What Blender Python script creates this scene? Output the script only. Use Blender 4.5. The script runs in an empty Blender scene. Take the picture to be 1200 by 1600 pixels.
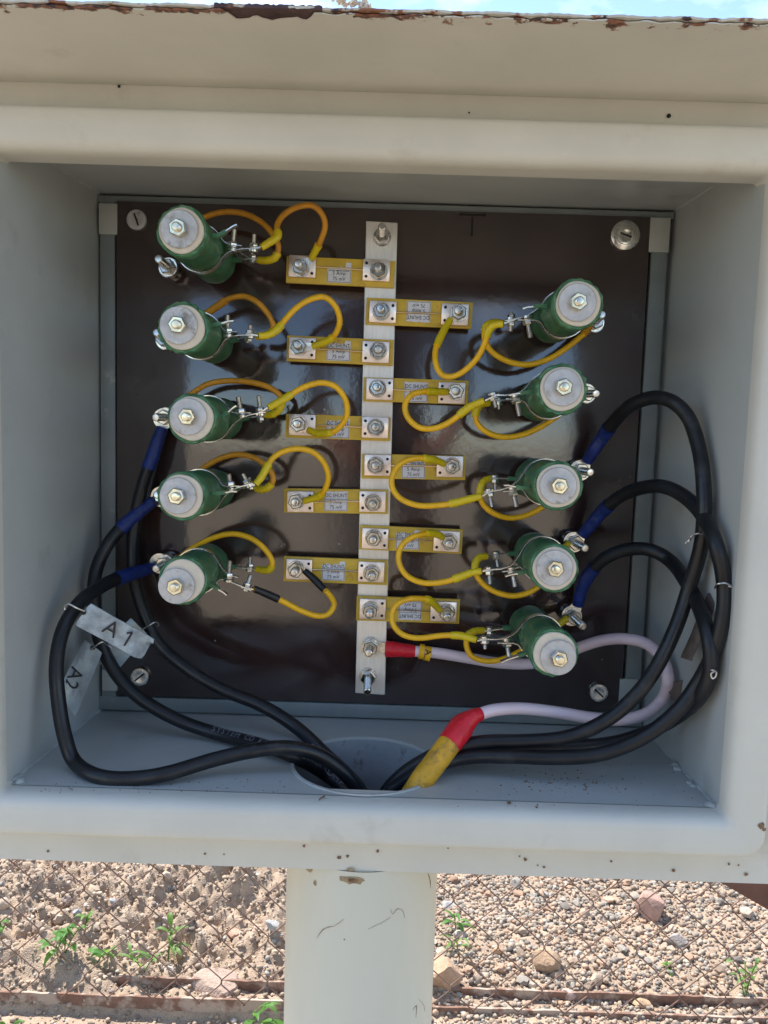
import bpy, bmesh, math, random
import numpy as np
from mathutils import Vector, Matrix, Quaternion
random.seed(7); rng = np.random.default_rng(7)
S = bpy.context.scene
COL = S.collection
PI = math.pi
R = math.radians

# ------------------------------------------------------------------ camera
CAM = np.array([0.01007707, -0.66596397, 0.03332489])
MAT = np.array([[0.99950745, -0.00408697, -0.03111526],
                [0.00734331, 0.99441644, 0.10527113],
                [0.03051128, -0.10544777, 0.99395665]])
FPX = 1350.0
cd = bpy.data.cameras.new('camera'); cam = bpy.data.objects.new('camera', cd); COL.objects.link(cam)
Mx = Matrix.Identity(4)
for i in range(3):
    Mx[i][0] = MAT[i][0]; Mx[i][1] = MAT[i][2]; Mx[i][2] = -MAT[i][1]; Mx[i][3] = CAM[i]
cam.matrix_world = Mx
cd.sensor_fit = 'HORIZONTAL'; cd.sensor_width = 36; cd.lens = FPX / 1200 * 36
cd.clip_start = .02; cd.clip_end = 500
S.camera = cam

# ------------------------------------------------------------------ light
SUN_EL, SUN_AZ = 58, -42            # azimuth measured from +Y (behind the box) towards +X
w = bpy.data.worlds.new('World'); S.world = w; w.use_nodes = True
nt = w.node_tree; nt.nodes.clear()
out = nt.nodes.new('ShaderNodeOutputWorld'); bg = nt.nodes.new('ShaderNodeBackground')
sky = nt.nodes.new('ShaderNodeTexSky'); sky.sky_type = 'NISHITA'; sky.sun_disc = False
sky.sun_elevation = R(SUN_EL); sky.sun_rotation = R(SUN_AZ)
sky.air_density = 1.0; sky.dust_density = 0.3; sky.ozone_density = 2.0
tc = nt.nodes.new('ShaderNodeTexCoord'); mp = nt.nodes.new('ShaderNodeMapping'); mp.inputs['Scale'].default_value = (2.2, 2.2, 5)
nz = nt.nodes.new('ShaderNodeTexNoise'); nz.inputs['Scale'].default_value = 1.6; nz.inputs['Detail'].default_value = 8; nz.inputs['Roughness'].default_value = .58
rp = nt.nodes.new('ShaderNodeValToRGB'); rp.color_ramp.elements[0].position = .52; rp.color_ramp.elements[1].position = .74
rp.color_ramp.elements[1].color = (.75, .75, .75, 1)
mixc = nt.nodes.new('ShaderNodeMix'); mixc.data_type = 'RGBA'; mixc.inputs[7].default_value = (7.2, 7.7, 8.4, 1)
nt.links.new(tc.outputs['Generated'], mp.inputs['Vector']); nt.links.new(mp.outputs[0], nz.inputs['Vector'])
nt.links.new(nz.outputs[0], rp.inputs[0]); nt.links.new(rp.outputs[0], mixc.inputs[0]); nt.links.new(sky.outputs[0], mixc.inputs[6])
nt.links.new(mixc.outputs[2], bg.inputs[0]); nt.links.new(bg.outputs[0], out.inputs[0])
bg.inputs[1].default_value = 0.12
sd = bpy.data.lights.new('sun', 'SUN'); sun = bpy.data.objects.new('sun', sd); COL.objects.link(sun)
sd.energy = 3.6; sd.angle = R(.53); sd.color = (1, .955, .89)
el, az = R(SUN_EL), R(SUN_AZ)
sdir = Vector((math.cos(el) * math.sin(az), math.cos(el) * math.cos(az), math.sin(el)))
sun.rotation_euler = sdir.to_track_quat('Z', 'Y').to_euler()
S.view_settings.view_transform = 'Standard'; S.view_settings.look = 'None'
S.view_settings.gamma = 1; S.view_settings.use_curve_mapping = False
S.view_settings.exposure = 1.4

# ------------------------------------------------------------------ placement helpers
def at(px, py, h):
    """point of the vertical plane h metres in front of the mounting panel seen at a photo pixel"""
    d = MAT @ np.array([(px - 600) / FPX, 1, -(py - 800) / FPX])
    t = (-h - CAM[1]) / d[1]
    return Vector(CAM + t * d)
def onz(px, py, z):
    d = MAT @ np.array([(px - 600) / FPX, 1, -(py - 800) / FPX])
    t = (z - CAM[2]) / d[2]
    return Vector(CAM + t * d)
def atc(px, py, h, rad=.006):
    """same, kept inside the box walls by moving nearer to the opening"""
    for k in range(60):
        p = at(px, py, h)
        if abs(p.x) < .042 and -.137 < p.y < -.045 and p.z < -.16: break
        if -.2145 - (h * .06) + rad < p.x < .217 + h * .03 - rad and p.z > -.2035 + rad: break
        if h > .13: break
        h += .003
    return p

# ------------------------------------------------------------------ mesh helpers
class MB:
    def __init__(s): s.v = []; s.f = []; s.m = []
    def add(s, vs, fs, mi=0):
        o = len(s.v); s.v += [tuple(v) for v in vs]; s.f += [tuple(i + o for i in f) for f in fs]; s.m += [mi] * len(fs); return s
    def box(s, c, size, rot=None, mi=0):
        c = Vector(c); hx, hy, hz = [a / 2 for a in size]
        vs = [Vector((x, y, z)) for x in (-hx, hx) for y in (-hy, hy) for z in (-hz, hz)]
        if rot is not None: vs = [rot @ v for v in vs]
        return s.add([c + v for v in vs], [(0, 1, 3, 2), (4, 6, 7, 5), (0, 4, 5, 1), (2, 3, 7, 6), (0, 2, 6, 4), (1, 5, 7, 3)], mi)
    def bbox(s, c, size, rot=None, b=.0005, mi=0):
        """bevelled box"""
        bm = bmesh.new(); bmesh.ops.create_cube(bm, size=1)
        bmesh.ops.scale(bm, vec=size, verts=bm.verts)
        bmesh.ops.bevel(bm, geom=bm.edges[:], offset=b, segments=2, affect='EDGES', profile=.5)
        vs = [v.co.copy() for v in bm.verts]
        if rot is not None: vs = [rot @ v for v in vs]
        c = Vector(c)
        s.add([c + v for v in vs], [[v.index for v in f.verts] for f in bm.faces], mi); bm.free(); return s
    def tube(s, pts, r, n=12, caps=True, mi=0, flat=None):
        pts = [Vector(p) for p in pts]; N = len(pts)
        rs = r if isinstance(r, (list, tuple)) else [r] * N
        T = [(pts[min(i + 1, N - 1)] - pts[max(i - 1, 0)]).normalized() for i in range(N)]
        a = Vector((0, 0, 1)) if abs(T[0].z) < .9 else Vector((1, 0, 0))
        u = T[0].cross(a).normalized(); vs = []
        for i in range(N):
            u = (u - T[i] * u.dot(T[i])).normalized(); w_ = T[i].cross(u)
            for k in range(n):
                an = 2 * PI * k / n
                vs.append(pts[i] + (u * math.cos(an) + w_ * math.sin(an)) * rs[i])
        fs = [(i * n + k, i * n + (k + 1) % n, (i + 1) * n + (k + 1) % n, (i + 1) * n + k) for i in range(N - 1) for k in range(n)]
        if caps: fs += [tuple(range(n))[::-1], tuple((N - 1) * n + k for k in range(n))]
        return s.add(vs, fs, mi)
    def lathe(s, prof, o, ax, n=24, mi=0, jit=None, closed=False):
        """prof: list of (radius, distance along ax)"""
        o = Vector(o); ax = Vector(ax).normalized()
        a = Vector((0, 0, 1)) if abs(ax.z) < .9 else Vector((1, 0, 0))
        u = ax.cross(a).normalized(); w_ = ax.cross(u); vs = []
        for i, (r, d) in enumerate(prof):
            for k in range(n):
                an = 2 * PI * k / n
                rr, dd = (r, d) if jit is None else jit(i, k / n, r, d)
                vs.append(o + ax * dd + (u * math.cos(an) + w_ * math.sin(an)) * rr)
        P = len(prof)
        fs = [(i * n + k, i * n + (k + 1) % n, (i + 1) * n + (k + 1) % n, (i + 1) * n + k) for i in range(P - 1) for k in range(n)]
        if not closed:
            fs += [tuple(range(n))[::-1], tuple((P - 1) * n + k for k in range(n))]
        else:
            fs += [((P - 1) * n + k, (P - 1) * n + (k + 1) % n, (k + 1) % n, k) for k in range(n)]
        return s.add(vs, fs, mi)
    def ribbon(s, pts, wd, width, th, mi=0):
        """bent strip: pts path, wd the width direction"""
        pts = [Vector(p) for p in pts]; wd = Vector(wd).normalized(); N = len(pts); vs = []
        for i in range(N):
            t = (pts[min(i + 1, N - 1)] - pts[max(i - 1, 0)]).normalized(); nn = t.cross(wd).normalized()
            for a, b in ((-1, -1), (1, -1), (1, 1), (-1, 1)):
                vs.append(pts[i] + wd * (a * width / 2) + nn * (b * th / 2))
        fs = [(i * 4 + k, i * 4 + (k + 1) % 4, (i + 1) * 4 + (k + 1) % 4, (i + 1) * 4 + k) for i in range(N - 1) for k in range(4)]
        fs += [(3, 2, 1, 0), tuple((N - 1) * 4 + k for k in range(4))]
        return s.add(vs, fs, mi)
    def build(s, name, mats, parent=None, sharp=38, rec=True):
        me = bpy.data.meshes.new(name)
        off = Vector(parent_loc(parent)) if parent is not None else Vector((0, 0, 0))
        me.from_pydata([(v[0] - off[0], v[1] - off[1], v[2] - off[2]) for v in s.v], [], s.f)
        if not isinstance(mats, (list, tuple)): mats = [mats]
        for m in mats: me.materials.append(m)
        me.polygons.foreach_set('material_index', s.m)
        if rec:
            bm = bmesh.new(); bm.from_mesh(me); bmesh.ops.recalc_face_normals(bm, faces=bm.faces); bm.to_mesh(me); bm.free()
        me.shade_smooth()
        if sharp: me.set_sharp_from_angle(angle=R(sharp))
        o = bpy.data.objects.new(name, me); COL.objects.link(o)
        if parent is not None: o.parent = parent
        return o
def parent_loc(p):
    l = Vector((0, 0, 0))
    while p is not None: l += p.location; p = p.parent
    return l
def tag(o, label=None, cat=None, group=None, kind=None):
    if label: o['label'] = label
    if cat: o['category'] = cat
    if group: o['group'] = group
    if kind: o['kind'] = kind
    return o
def thing(name, loc, label, cat, group=None):
    o = bpy.data.objects.new(name, None); COL.objects.link(o); o.location = loc
    o.empty_display_size = .01
    return tag(o, label, cat, group)
def smooth(pts, k=8):
    """Catmull-Rom (centripetal-ish) through 3-D points"""
    P = [Vector(p) for p in pts]
    P = [P[0] * 2 - P[1]] + P + [P[-1] * 2 - P[-2]]
    o = []
    for i in range(1, len(P) - 2):
        a, b, c, d = P[i - 1:i + 3]
        for j in range(k):
            t = j / k
            o.append(.5 * ((2 * b) + (c - a) * t + (2 * a - 5 * b + 4 * c - d) * t * t + (3 * b - a - 3 * c + d) * t ** 3))
    o.append(P[-2])
    return o
def relax(p, n=2):
    for _ in range(n):
        p = [p[0]] + [(p[i - 1] + p[i] * 2 + p[i + 1]) / 4 for i in range(1, len(p) - 1)] + [p[-1]]
    return p

# ------------------------------------------------------------------ materials
def mat(name, col, rough=.5, metal=0, spec=.5, var=.12, vscale=40, bump=0, bscale=300, bdist=.0006, ior=1.45, coat=0, spots=None, rvar=0, streak=None):
    m = bpy.data.materials.new(name); m.use_nodes = True; t = m.node_tree; N = t.nodes; L = t.links
    b = N['Principled BSDF']
    b.inputs['Roughness'].default_value = rough; b.inputs['Metallic'].default_value = metal
    b.inputs['Specular IOR Level'].default_value = spec; b.inputs['IOR'].default_value = ior; b.inputs['Coat Weight'].default_value = coat
    b.inputs['Coat Roughness'].default_value = .08
    g = N.new('ShaderNodeNewGeometry')
    n1 = N.new('ShaderNodeTexNoise'); n1.inputs['Scale'].default_value = vscale; n1.inputs['Detail'].default_value = 5; n1.inputs['Roughness'].default_value = .6
    vec = g.outputs['Position']
    if streak:
        mp_ = N.new('ShaderNodeMapping'); mp_.inputs['Scale'].default_value = streak; L.new(vec, mp_.inputs[0]); vec = mp_.outputs[0]
    L.new(vec, n1.inputs['Vector'])
    mr = N.new('ShaderNodeMapRange'); mr.inputs[1].default_value = .3; mr.inputs[2].default_value = .7
    mr.inputs[3].default_value = 1 - var; mr.inputs[4].default_value = 1 + var; L.new(n1.outputs[0], mr.inputs[0])
    mu = N.new('ShaderNodeMix'); mu.data_type = 'RGBA'; mu.blend_type = 'MULTIPLY'; mu.inputs[0].default_value = 1
    mu.inputs[6].default_value = (*col, 1); L.new(mr.outputs[0], mu.inputs[7]); c = mu.outputs[2]
    if spots:                                   # list of (colour, scale, threshold, softness)
        for sc, ss, th, so in spots:
            n2 = N.new('ShaderNodeTexNoise'); n2.inputs['Scale'].default_value = ss; n2.inputs['Detail'].default_value = 6; n2.inputs['Roughness'].default_value = .65
            L.new(g.outputs['Position'], n2.inputs['Vector'])
            r2 = N.new('ShaderNodeMapRange'); r2.inputs[1].default_value = th; r2.inputs[2].default_value = th + so; L.new(n2.outputs[0], r2.inputs[0])
            mx = N.new('ShaderNodeMix'); mx.data_type = 'RGBA'; L.new(r2.outputs[0], mx.inputs[0]); L.new(c, mx.inputs[6]); mx.inputs[7].default_value = (*sc, 1); c = mx.outputs[2]
    L.new(c, b.inputs['Base Color'])
    if rvar:
        r3 = N.new('ShaderNodeMapRange'); r3.inputs[1].default_value = .35; r3.inputs[2].default_value = .65
        r3.inputs[3].default_value = max(.02, rough - rvar); r3.inputs[4].default_value = rough + rvar
        n3 = N.new('ShaderNodeTexNoise'); n3.inputs['Scale'].default_value = vscale * .6; n3.inputs['Detail'].default_value = 6; L.new(g.outputs['Position'], n3.inputs['Vector'])
        L.new(n3.outputs[0], r3.inputs[0]); L.new(r3.outputs[0], b.inputs['Roughness'])
    if bump:
        nb = N.new('ShaderNodeTexNoise'); nb.inputs['Scale'].default_value = bscale; nb.inputs['Detail'].default_value = 3
        L.new(g.outputs['Position'], nb.inputs['Vector'])
        bp = N.new('ShaderNodeBump'); bp.inputs['Strength'].default_value = bump; bp.inputs['Distance'].default_value = bdist
        L.new(nb.outputs[0], bp.inputs['Height']); L.new(bp.outputs[0], b.inputs['Normal'])
    return m
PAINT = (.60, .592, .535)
DIRT = (.11, .085, .06)
m_paint = mat('box_paint', PAINT, .42, var=.06, vscale=14, bump=.35, bscale=420, bdist=.0003, spots=[(DIRT, 330, .74, .03), ((.66, .64, .60), 90, .70, .05), ((.46, .43, .37), 16, .60, .22)])
m_inner = mat('inner_paint_shaded', (.44, .468, .462), .38, var=.07, vscale=12, bump=.35, bscale=380, bdist=.0003, spots=[((.06, .05, .045), 260, .735, .02), ((.53, .55, .55), 55, .70, .05), ((.33, .335, .31), 18, .60, .2)])  # box paint darkened and blued, interior shade and sky tint put into the colour
m_post = mat('post_paint', (.61, .605, .52), .4, var=.06, vscale=10, bump=.3, bscale=220, bdist=.0004, spots=[((.14, .10, .065), 45, .735, .03), ((.30, .27, .22), 25, .70, .06)], streak=(1, 1, .25))
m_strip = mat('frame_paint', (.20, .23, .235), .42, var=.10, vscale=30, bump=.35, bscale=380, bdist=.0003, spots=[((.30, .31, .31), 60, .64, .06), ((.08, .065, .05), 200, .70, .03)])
m_tab = mat('tab_paint', (.42, .44, .42), .5, var=.05)
m_rust = mat('rusted_steel', (.16, .075, .045), .85, var=.35, vscale=120, bump=.8, bscale=500, bdist=.0008, spots=[((.33, .14, .07), 90, .56, .08), ((.05, .03, .03), 60, .6, .06)])
m_panel = mat('panel', (.036, .0200, .0185), .12, spec=1.0, ior=1.60, var=.25, vscale=18, bump=.22, bscale=170, bdist=.0003, rvar=.055, spots=[((.055, .045, .042), 30, .50, .25), ((.16, .14, .12), 380, .72, .03)])
m_bar = mat('busbar_metal', (.86, .84, .80), .36, metal=.6, var=.08, vscale=60, streak=(14, 1, 1), bump=.25, bscale=250, bdist=.0002, rvar=.08)
m_alu = mat('tin_plate', (.88, .76, .69), .38, metal=.85, var=.10, vscale=220, bump=.3, bscale=500, bdist=.0002, rvar=.1)
m_steel = mat('zinc_steel', (.70, .68, .64), .26, metal=1, var=.16, vscale=300, rvar=.1, spots=[((.40, .30, .20), 160, .64, .1)])
m_brass = mat('yellow_zinc', (.80, .75, .58), .28, metal=1, var=.18, vscale=260, rvar=.1, spots=[((.60, .62, .62), 120, .52, .1)])
m_disc = mat('washer_steel', (.52, .52, .53), .5, metal=.45, var=.16, vscale=130, bump=.4, bscale=700, bdist=.0002, spots=[((.27, .25, .22), 75, .56, .1), ((.62, .61, .60), 200, .64, .05)])
m_ceram = mat('ceramic', (.64, .575, .47), .75, var=.07, vscale=180, bump=.5, bscale=600, bdist=.0003, spots=[((.45, .40, .32), 150, .66, .06)])
m_green = mat('green_enamel', (.058, .175, .085), .38, var=.30, vscale=110, bump=.7, bscale=260, bdist=.0008, coat=.25, spots=[((.10, .25, .12), 150, .62, .08)])
m_board = mat('shunt_board', (.62, .42, .045), .45, var=.14, vscale=70, bump=.3, bscale=300, bdist=.0003, spots=[((.38, .22, .04), 60, .60, .12)], streak=(1, 1, 1.6))
m_yel = mat('yellow_insulation', (.84, .47, .012), .36, var=.10, vscale=160, spots=[((.45, .24, .03), 140, .68, .06)], bump=.2, bscale=300, bdist=.0003)
m_yelo = mat('aged_yellow_insulation', (.60, .27, .018), .40, var=.16, vscale=120, spots=[((.32, .15, .03), 110, .60, .08)], bump=.2, bscale=300, bdist=.0003)
m_slv = mat('yellow_sleeve', (.68, .52, .012), .33, var=.12, vscale=140, bump=.5, bscale=240, bdist=.0006)
m_blk = mat('black_cable', (.009, .0105, .014), .40, var=.3, vscale=60, bump=.45, bscale=180, bdist=.0004, rvar=.12, spots=[((.035, .035, .036), 45, .55, .2), ((.10, .09, .08), 260, .70, .04)])
m_blks = mat('black_sleeve', (.012, .012, .014), .35, var=.2, bump=.3)
m_blue = mat('blue_sleeve', (.010, .028, .17), .42, var=.3, vscale=160, bump=.9, bscale=230, bdist=.0012)
m_red = mat('red_tape', (.62, .015, .03), .38, var=.15, vscale=110, bump=.6, bscale=190, bdist=.0008)
m_pink = mat('pale_pink_insulation', (.76, .62, .68), .30, var=.07, vscale=50, streak=(.4, 3, 3))
m_yout = mat('dirty_yellow_sheath', (.60, .33, .022), .5, var=.22, vscale=70, spots=[((.28, .155, .04), 95, .50, .14), ((.08, .05, .03), 170, .66, .03)], bump=.35, bscale=200, bdist=.0004)
m_galv = mat('galvanised_tag', (.27, .34, .41), .42, metal=.45, var=.35, vscale=150, bump=.4, bscale=320, bdist=.0003, rvar=.12)
m_galvd = mat('dull_galvanised_tag', (.26, .30, .32), .5, metal=.6, var=.25, vscale=90, bump=.7, bscale=130, bdist=.0009, rvar=.12)
m_wire = mat('rusty_wire', (.20, .12, .085), .7, var=.35, vscale=60, bump=.4, bscale=800)
m_tie = mat('tie_wire', (.62, .62, .62), .35, metal=1)
m_paper = mat('paper_label', (.66, .66, .70), .6, var=.07, vscale=300, spots=[((.45, .42, .38), 250, .68, .05)])
m_ink = mat('ink', (.015, .015, .02), .6)
m_print = mat('cable_print', (.16, .17, .22), .6, var=.3, vscale=500)
m_hole = mat('hole_dark', (.01, .01, .01), .8)
m_copper = mat('strand_copper', (.55, .24, .12), .35, metal=1)
m_rwire = mat('resistance_wire', (.75, .62, .45), .25, metal=1)
m_leaf = mat('leaf', (.07, .19, .03), .5, var=.3, vscale=90, spec=.4)
m_leaf2 = mat('pale_leaf', (.13, .23, .06), .5, var=.3, vscale=90, spec=.4)
for mm in (m_leaf, m_leaf2):
    b = mm.node_tree.nodes['Principled BSDF']; b.inputs['Subsurface Weight'].default_value = .0
    tr = mm.node_tree.nodes.new('ShaderNodeBsdfTranslucent'); tr.inputs[0].default_value = (.25, .45, .05, 1)
    ms = mm.node_tree.nodes.new('ShaderNodeMixShader'); ms.inputs[0].default_value = .4
    o_ = mm.node_tree.nodes['Material Output']
    mm.node_tree.links.new(b.outputs[0], ms.inputs[1]); mm.node_tree.links.new(tr.outputs[0], ms.inputs[2]); mm.node_tree.links.new(ms.outputs[0], o_.inputs[0])
m_beam = mat('dusty_rusted_channel', (.20, .11, .075), .85, var=.3, vscale=50, bump=.7, bscale=240, bdist=.001, spots=[((.40, .31, .24), 26, .47, .1)])
m_stain = mat('rust_stain', (.20, .12, .07), .8, var=.5, vscale=200)

# ------------------------------------------------------------------ text
_txt = {}
def text_mesh(s_):
    if s_ in _txt: return _txt[s_]
    cu = bpy.data.curves.new('lettering', 'FONT'); cu.body = s_; cu.size = 1; cu.align_x = 'CENTER'; cu.align_y = 'CENTER'; cu.resolution_u = 2
    o = bpy.data.objects.new('lettering', cu); COL.objects.link(o)
    dg = bpy.context.evaluated_depsgraph_get(); me = o.evaluated_get(dg).to_mesh()
    r = ([v.co.copy() for v in me.vertices], [tuple(p.vertices) for p in me.polygons])
    o.evaluated_get(dg).to_mesh_clear(); bpy.data.objects.remove(o); bpy.data.curves.remove(cu)
    _txt[s_] = r; return r
def put_text(mb, s_, o, right, up, size, mi=0, sx=1.0):
    vs, fs = text_mesh(s_)
    mb.add([Vector(o) + Vector(right) * v.x * size * sx + Vector(up) * v.y * size for v in vs], fs, mi)

# ================================================================== GROUND
GZ = -.882
def vnoise(x, y, f, seed):
    xi = np.floor(x * f).astype(int); yi = np.floor(y * f).astype(int); fx = x * f - xi; fy = y * f - yi
    def h(a, b):
        n_ = (a * 374761393 + b * 668265263 + seed * 1442695) & 0x7fffffff
        n_ = ((n_ ^ (n_ >> 13)) * 1274126177) & 0x7fffffff
        return ((n_ ^ (n_ >> 16)) & 0xffff) / 65535.
    sx = fx * fx * (3 - 2 * fx); sy = fy * fy * (3 - 2 * fy)
    return (h(xi, yi) * (1 - sx) + h(xi + 1, yi) * sx) * (1 - sy) + (h(xi, yi + 1) * (1 - sx) + h(xi + 1, yi + 1) * sx) * sy
def gh(x, y):
    x = np.asarray(x, float); y = np.asarray(y, float)
    near = np.clip(1.6 - np.hypot(x, y - .8) * .8, 0, 1)
    left = np.clip(.5 - x * 2.2, 0, 1)
    lump = (vnoise(x, y, 4, 1) - .5) * .05 + (vnoise(x, y, 11, 2) - .5) * .026
    clod = np.abs(vnoise(x, y, 24, 3) - .5) * .030 + np.abs(vnoise(x, y, 55, 4) - .5) * .016 + np.abs(vnoise(x, y, 120, 5) - .5) * .006
    fine = (vnoise(x, y, 60, 6) - .5) * .006
    back = np.clip((y - .62) * 1.2, 0, 1)
    rear = np.clip((y - .60) / .06, .08, 1)
    return GZ + near * ((lump * (.4 + .9 * left) + clod * left * 2.1) * rear + fine * (1 - left) + .022 * left * back) - .024 * np.clip(.5 - x * 2.2, 0, 1) * np.clip((.60 - y) / .012, 0, 1) * (y > .2)
def axis_line(a, b, step, far):
    c = list(np.arange(a, b, step)); g = step; lo = a; hi = b
    L_, H_ = [], []
    while lo > -far: g *= 1.25; lo -= g; L_.append(lo)
    g = step
    while hi < far: g *= 1.25; hi += g; H_.append(hi)
    return np.array(L_[::-1] + c + [b] + H_)
gx = axis_line(-.95, .95, .0042, 120); gy = axis_line(.52, 1.5, .0042, 120)
X, Y = np.meshgrid(gx, gy); Z = gh(X, Y)
me = bpy.data.meshes.new('ground'); nx, ny = len(gx), len(gy)
co = np.stack([X, Y, Z], -1).reshape(-1, 3).astype(np.float32)
idx = np.arange(nx * ny).reshape(ny, nx)
q = np.stack([idx[:-1, :-1], idx[:-1, 1:], idx[1:, 1:], idx[1:, :-1]], -1).reshape(-1, 4)
me.vertices.add(len(co)); me.vertices.foreach_set('co', co.ravel()); me.loops.add(q.size); me.loops.foreach_set('vertex_index', q.ravel().astype(np.int32))
me.polygons.add(len(q)); me.polygons.foreach_set('loop_start', np.arange(0, q.size, 4, dtype=np.int32)); me.update(); me.validate(); me.shade_smooth()
ground = bpy.data.objects.new('ground', me); COL.objects.link(ground); tag(ground, 'dry pinkish tan earth with clods and gravel behind the box', kind='structure')
mg = mat('dry_earth', (.37, .275, .195), .95, var=.22, vscale=9, bump=.9, bscale=420, bdist=.003, spots=[((.24, .165, .115), 38, .54, .12), ((.46, .37, .29), 70, .6, .08), ((.20, .17, .15), 190, .62, .05)])
t = mg.node_tree; b = t.nodes['Principled BSDF']; old = b.inputs['Base Color'].links[0].from_socket
g = t.nodes.new('ShaderNodeNewGeometry'); sx_ = t.nodes.new('ShaderNodeSeparateXYZ'); t.links.new(g.outputs['Position'], sx_.inputs[0])
mr = t.nodes.new('ShaderNodeMapRange'); mr.inputs[1].default_value = .50; mr.inputs[2].default_value = .15; t.links.new(sx_.outputs[1], mr.inputs[0])
bounce_tint = t.nodes.new('ShaderNodeMix'); bounce_tint.data_type = 'RGBA'; bounce_tint.blend_type = 'MULTIPLY'; bounce_tint.inputs[7].default_value = (.86, .93, .92, 1); t.links.new(mr.outputs[0], bounce_tint.inputs[0]); t.links.new(old, bounce_tint.inputs[6]); t.links.new(bounce_tint.outputs[2], b.inputs['Base Color'])   # unseen near side: greyer tint added to make the bounced light less warm
me.materials.append(mg)

# gravel and crumbs: one uncountable mass
def ico(sub):
    bm = bmesh.new(); bmesh.ops.create_icosphere(bm, subdivisions=sub, radius=1)
    v = np.array([list(x.co) for x in bm.verts]); f = np.array([[a.index for a in x.verts] for x in bm.faces]); bm.free(); return v, f
def pebbles(name, n, rad, xr, yr, sub, cols, wts, keep, seed, label, sink=.35):
    g_ = np.random.default_rng(seed); v0, f0 = ico(sub)
    x = g_.uniform(*xr, n); y = g_.uniform(*yr, n); k = keep(x, y) > g_.random(n); x, y = x[k], y[k]; n = len(x)
    r = rad[0] * (rad[1] / rad[0]) ** (g_.random(n) ** 1.7)
    z = gh(x, y) + r * (.7 - sink)
    V = v0[None] * (1 + g_.normal(0, .17, (n, len(v0), 1)))
    V *= np.stack([np.ones(n), g_.uniform(.6, 1, n), g_.uniform(.5, .9, n)], -1)[:, None]
    a = g_.uniform(0, 2 * PI, n); b_ = g_.uniform(-.6, .6, n)
    ca, sa, cb, sb = np.cos(a), np.sin(a), np.cos(b_), np.sin(b_)
    M_ = np.zeros((n, 3, 3)); M_[:, 0, 0] = ca; M_[:, 0, 1] = -sa * cb; M_[:, 0, 2] = sa * sb; M_[:, 1, 0] = sa; M_[:, 1, 1] = ca * cb; M_[:, 1, 2] = -ca * sb; M_[:, 2, 1] = sb; M_[:, 2, 2] = cb
    V = np.einsum('nij,nkj->nki', M_, V) * r[:, None, None] + np.stack([x, y, z], -1)[:, None]
    F = (f0[None] + (np.arange(n) * len(v0))[:, None, None]).reshape(-1, 3)
    me = bpy.data.meshes.new(name); V = V.reshape(-1, 3).astype(np.float32)
    me.vertices.add(len(V)); me.vertices.foreach_set('co', V.ravel()); me.loops.add(F.size); me.loops.foreach_set('vertex_index', F.ravel().astype(np.int32))
    me.polygons.add(len(F)); me.polygons.foreach_set('loop_start', np.arange(0, F.size, 3, dtype=np.int32)); me.update()
    ci = g_.choice(len(cols), n, p=np.array(wts) / sum(wts)); c = np.array(cols)[ci] * g_.uniform(.75, 1.2, (n, 1))
    at_ = me.color_attributes.new('stone_colour', 'FLOAT_COLOR', 'POINT')
    cc = np.ones((len(V), 4), np.float32); cc[:, :3] = np.repeat(c, len(v0), 0); at_.data.foreach_set('color', cc.ravel())
    if sub > 1: me.shade_smooth(); me.set_sharp_from_angle(angle=R(32))
    me.materials.append(m_grav)
    o = bpy.data.objects.new(name, me); COL.objects.link(o); tag(o, label, kind='stuff'); return o
m_grav = mat('gravel_stone', (1, 1, 1), .9, var=.16, vscale=150, bump=.6, bscale=500, bdist=.001)
t = m_grav.node_tree; an = t.nodes.new('ShaderNodeAttribute'); an.attribute_name = 'stone_colour'
for n_ in t.nodes:
    if n_.type == 'MIX' and n_.blend_type == 'MULTIPLY': t.links.new(an.outputs['Color'], n_.inputs[6])
CT = [(.36, .27, .19), (.42, .325, .24), (.30, .225, .165), (.40, .36, .31), (.22, .17, .14)]
CG = [(.34, .25, .18), (.38, .29, .21), (.30, .265, .22), (.21, .18, .15), (.42, .27, .18), (.40, .34, .27), (.12, .10, .085)]
rf = lambda x, y: np.clip(.35 + x * 3, .015, 1)
lf = lambda x, y: np.clip(.6 - x * 1.6, .12, 1)
tag(pebbles('gravel', 52000, (.0021, .0068), (-.95, .95), (.47, 1.42), 1, CG, [5, 4, 4, 2, 2, 1.6, .9], rf, 3, 'loose mixed gravel on the right behind the mesh fence'), cat='gravel')
tag(pebbles('gravel', 900, (.007, .012), (-.95, .95), (.66, 1.40), 2, CG, [5, 4, 4, 2, 3, 1.6, .4], rf, 4, 'coarser pebbles scattered through the gravel behind the fence'), cat='gravel')
tag(pebbles('soil_crumbs', 26000, (.0015, .0060), (-.95, .6), (.47, 1.42), 1, CT, [5, 4, 3, 1, 1], lf, 5, 'dry crumbled tan soil on the left behind the mesh fence'), cat='soil')
tag(pebbles('soil_crumbs', 420, (.006, .013), (-.95, .5), (.66, 1.40), 2, CT, [5, 4, 3, 1, .5], lf, 6, 'larger tan clods among the crumbled soil on the left', sink=.5), cat='soil')

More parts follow.
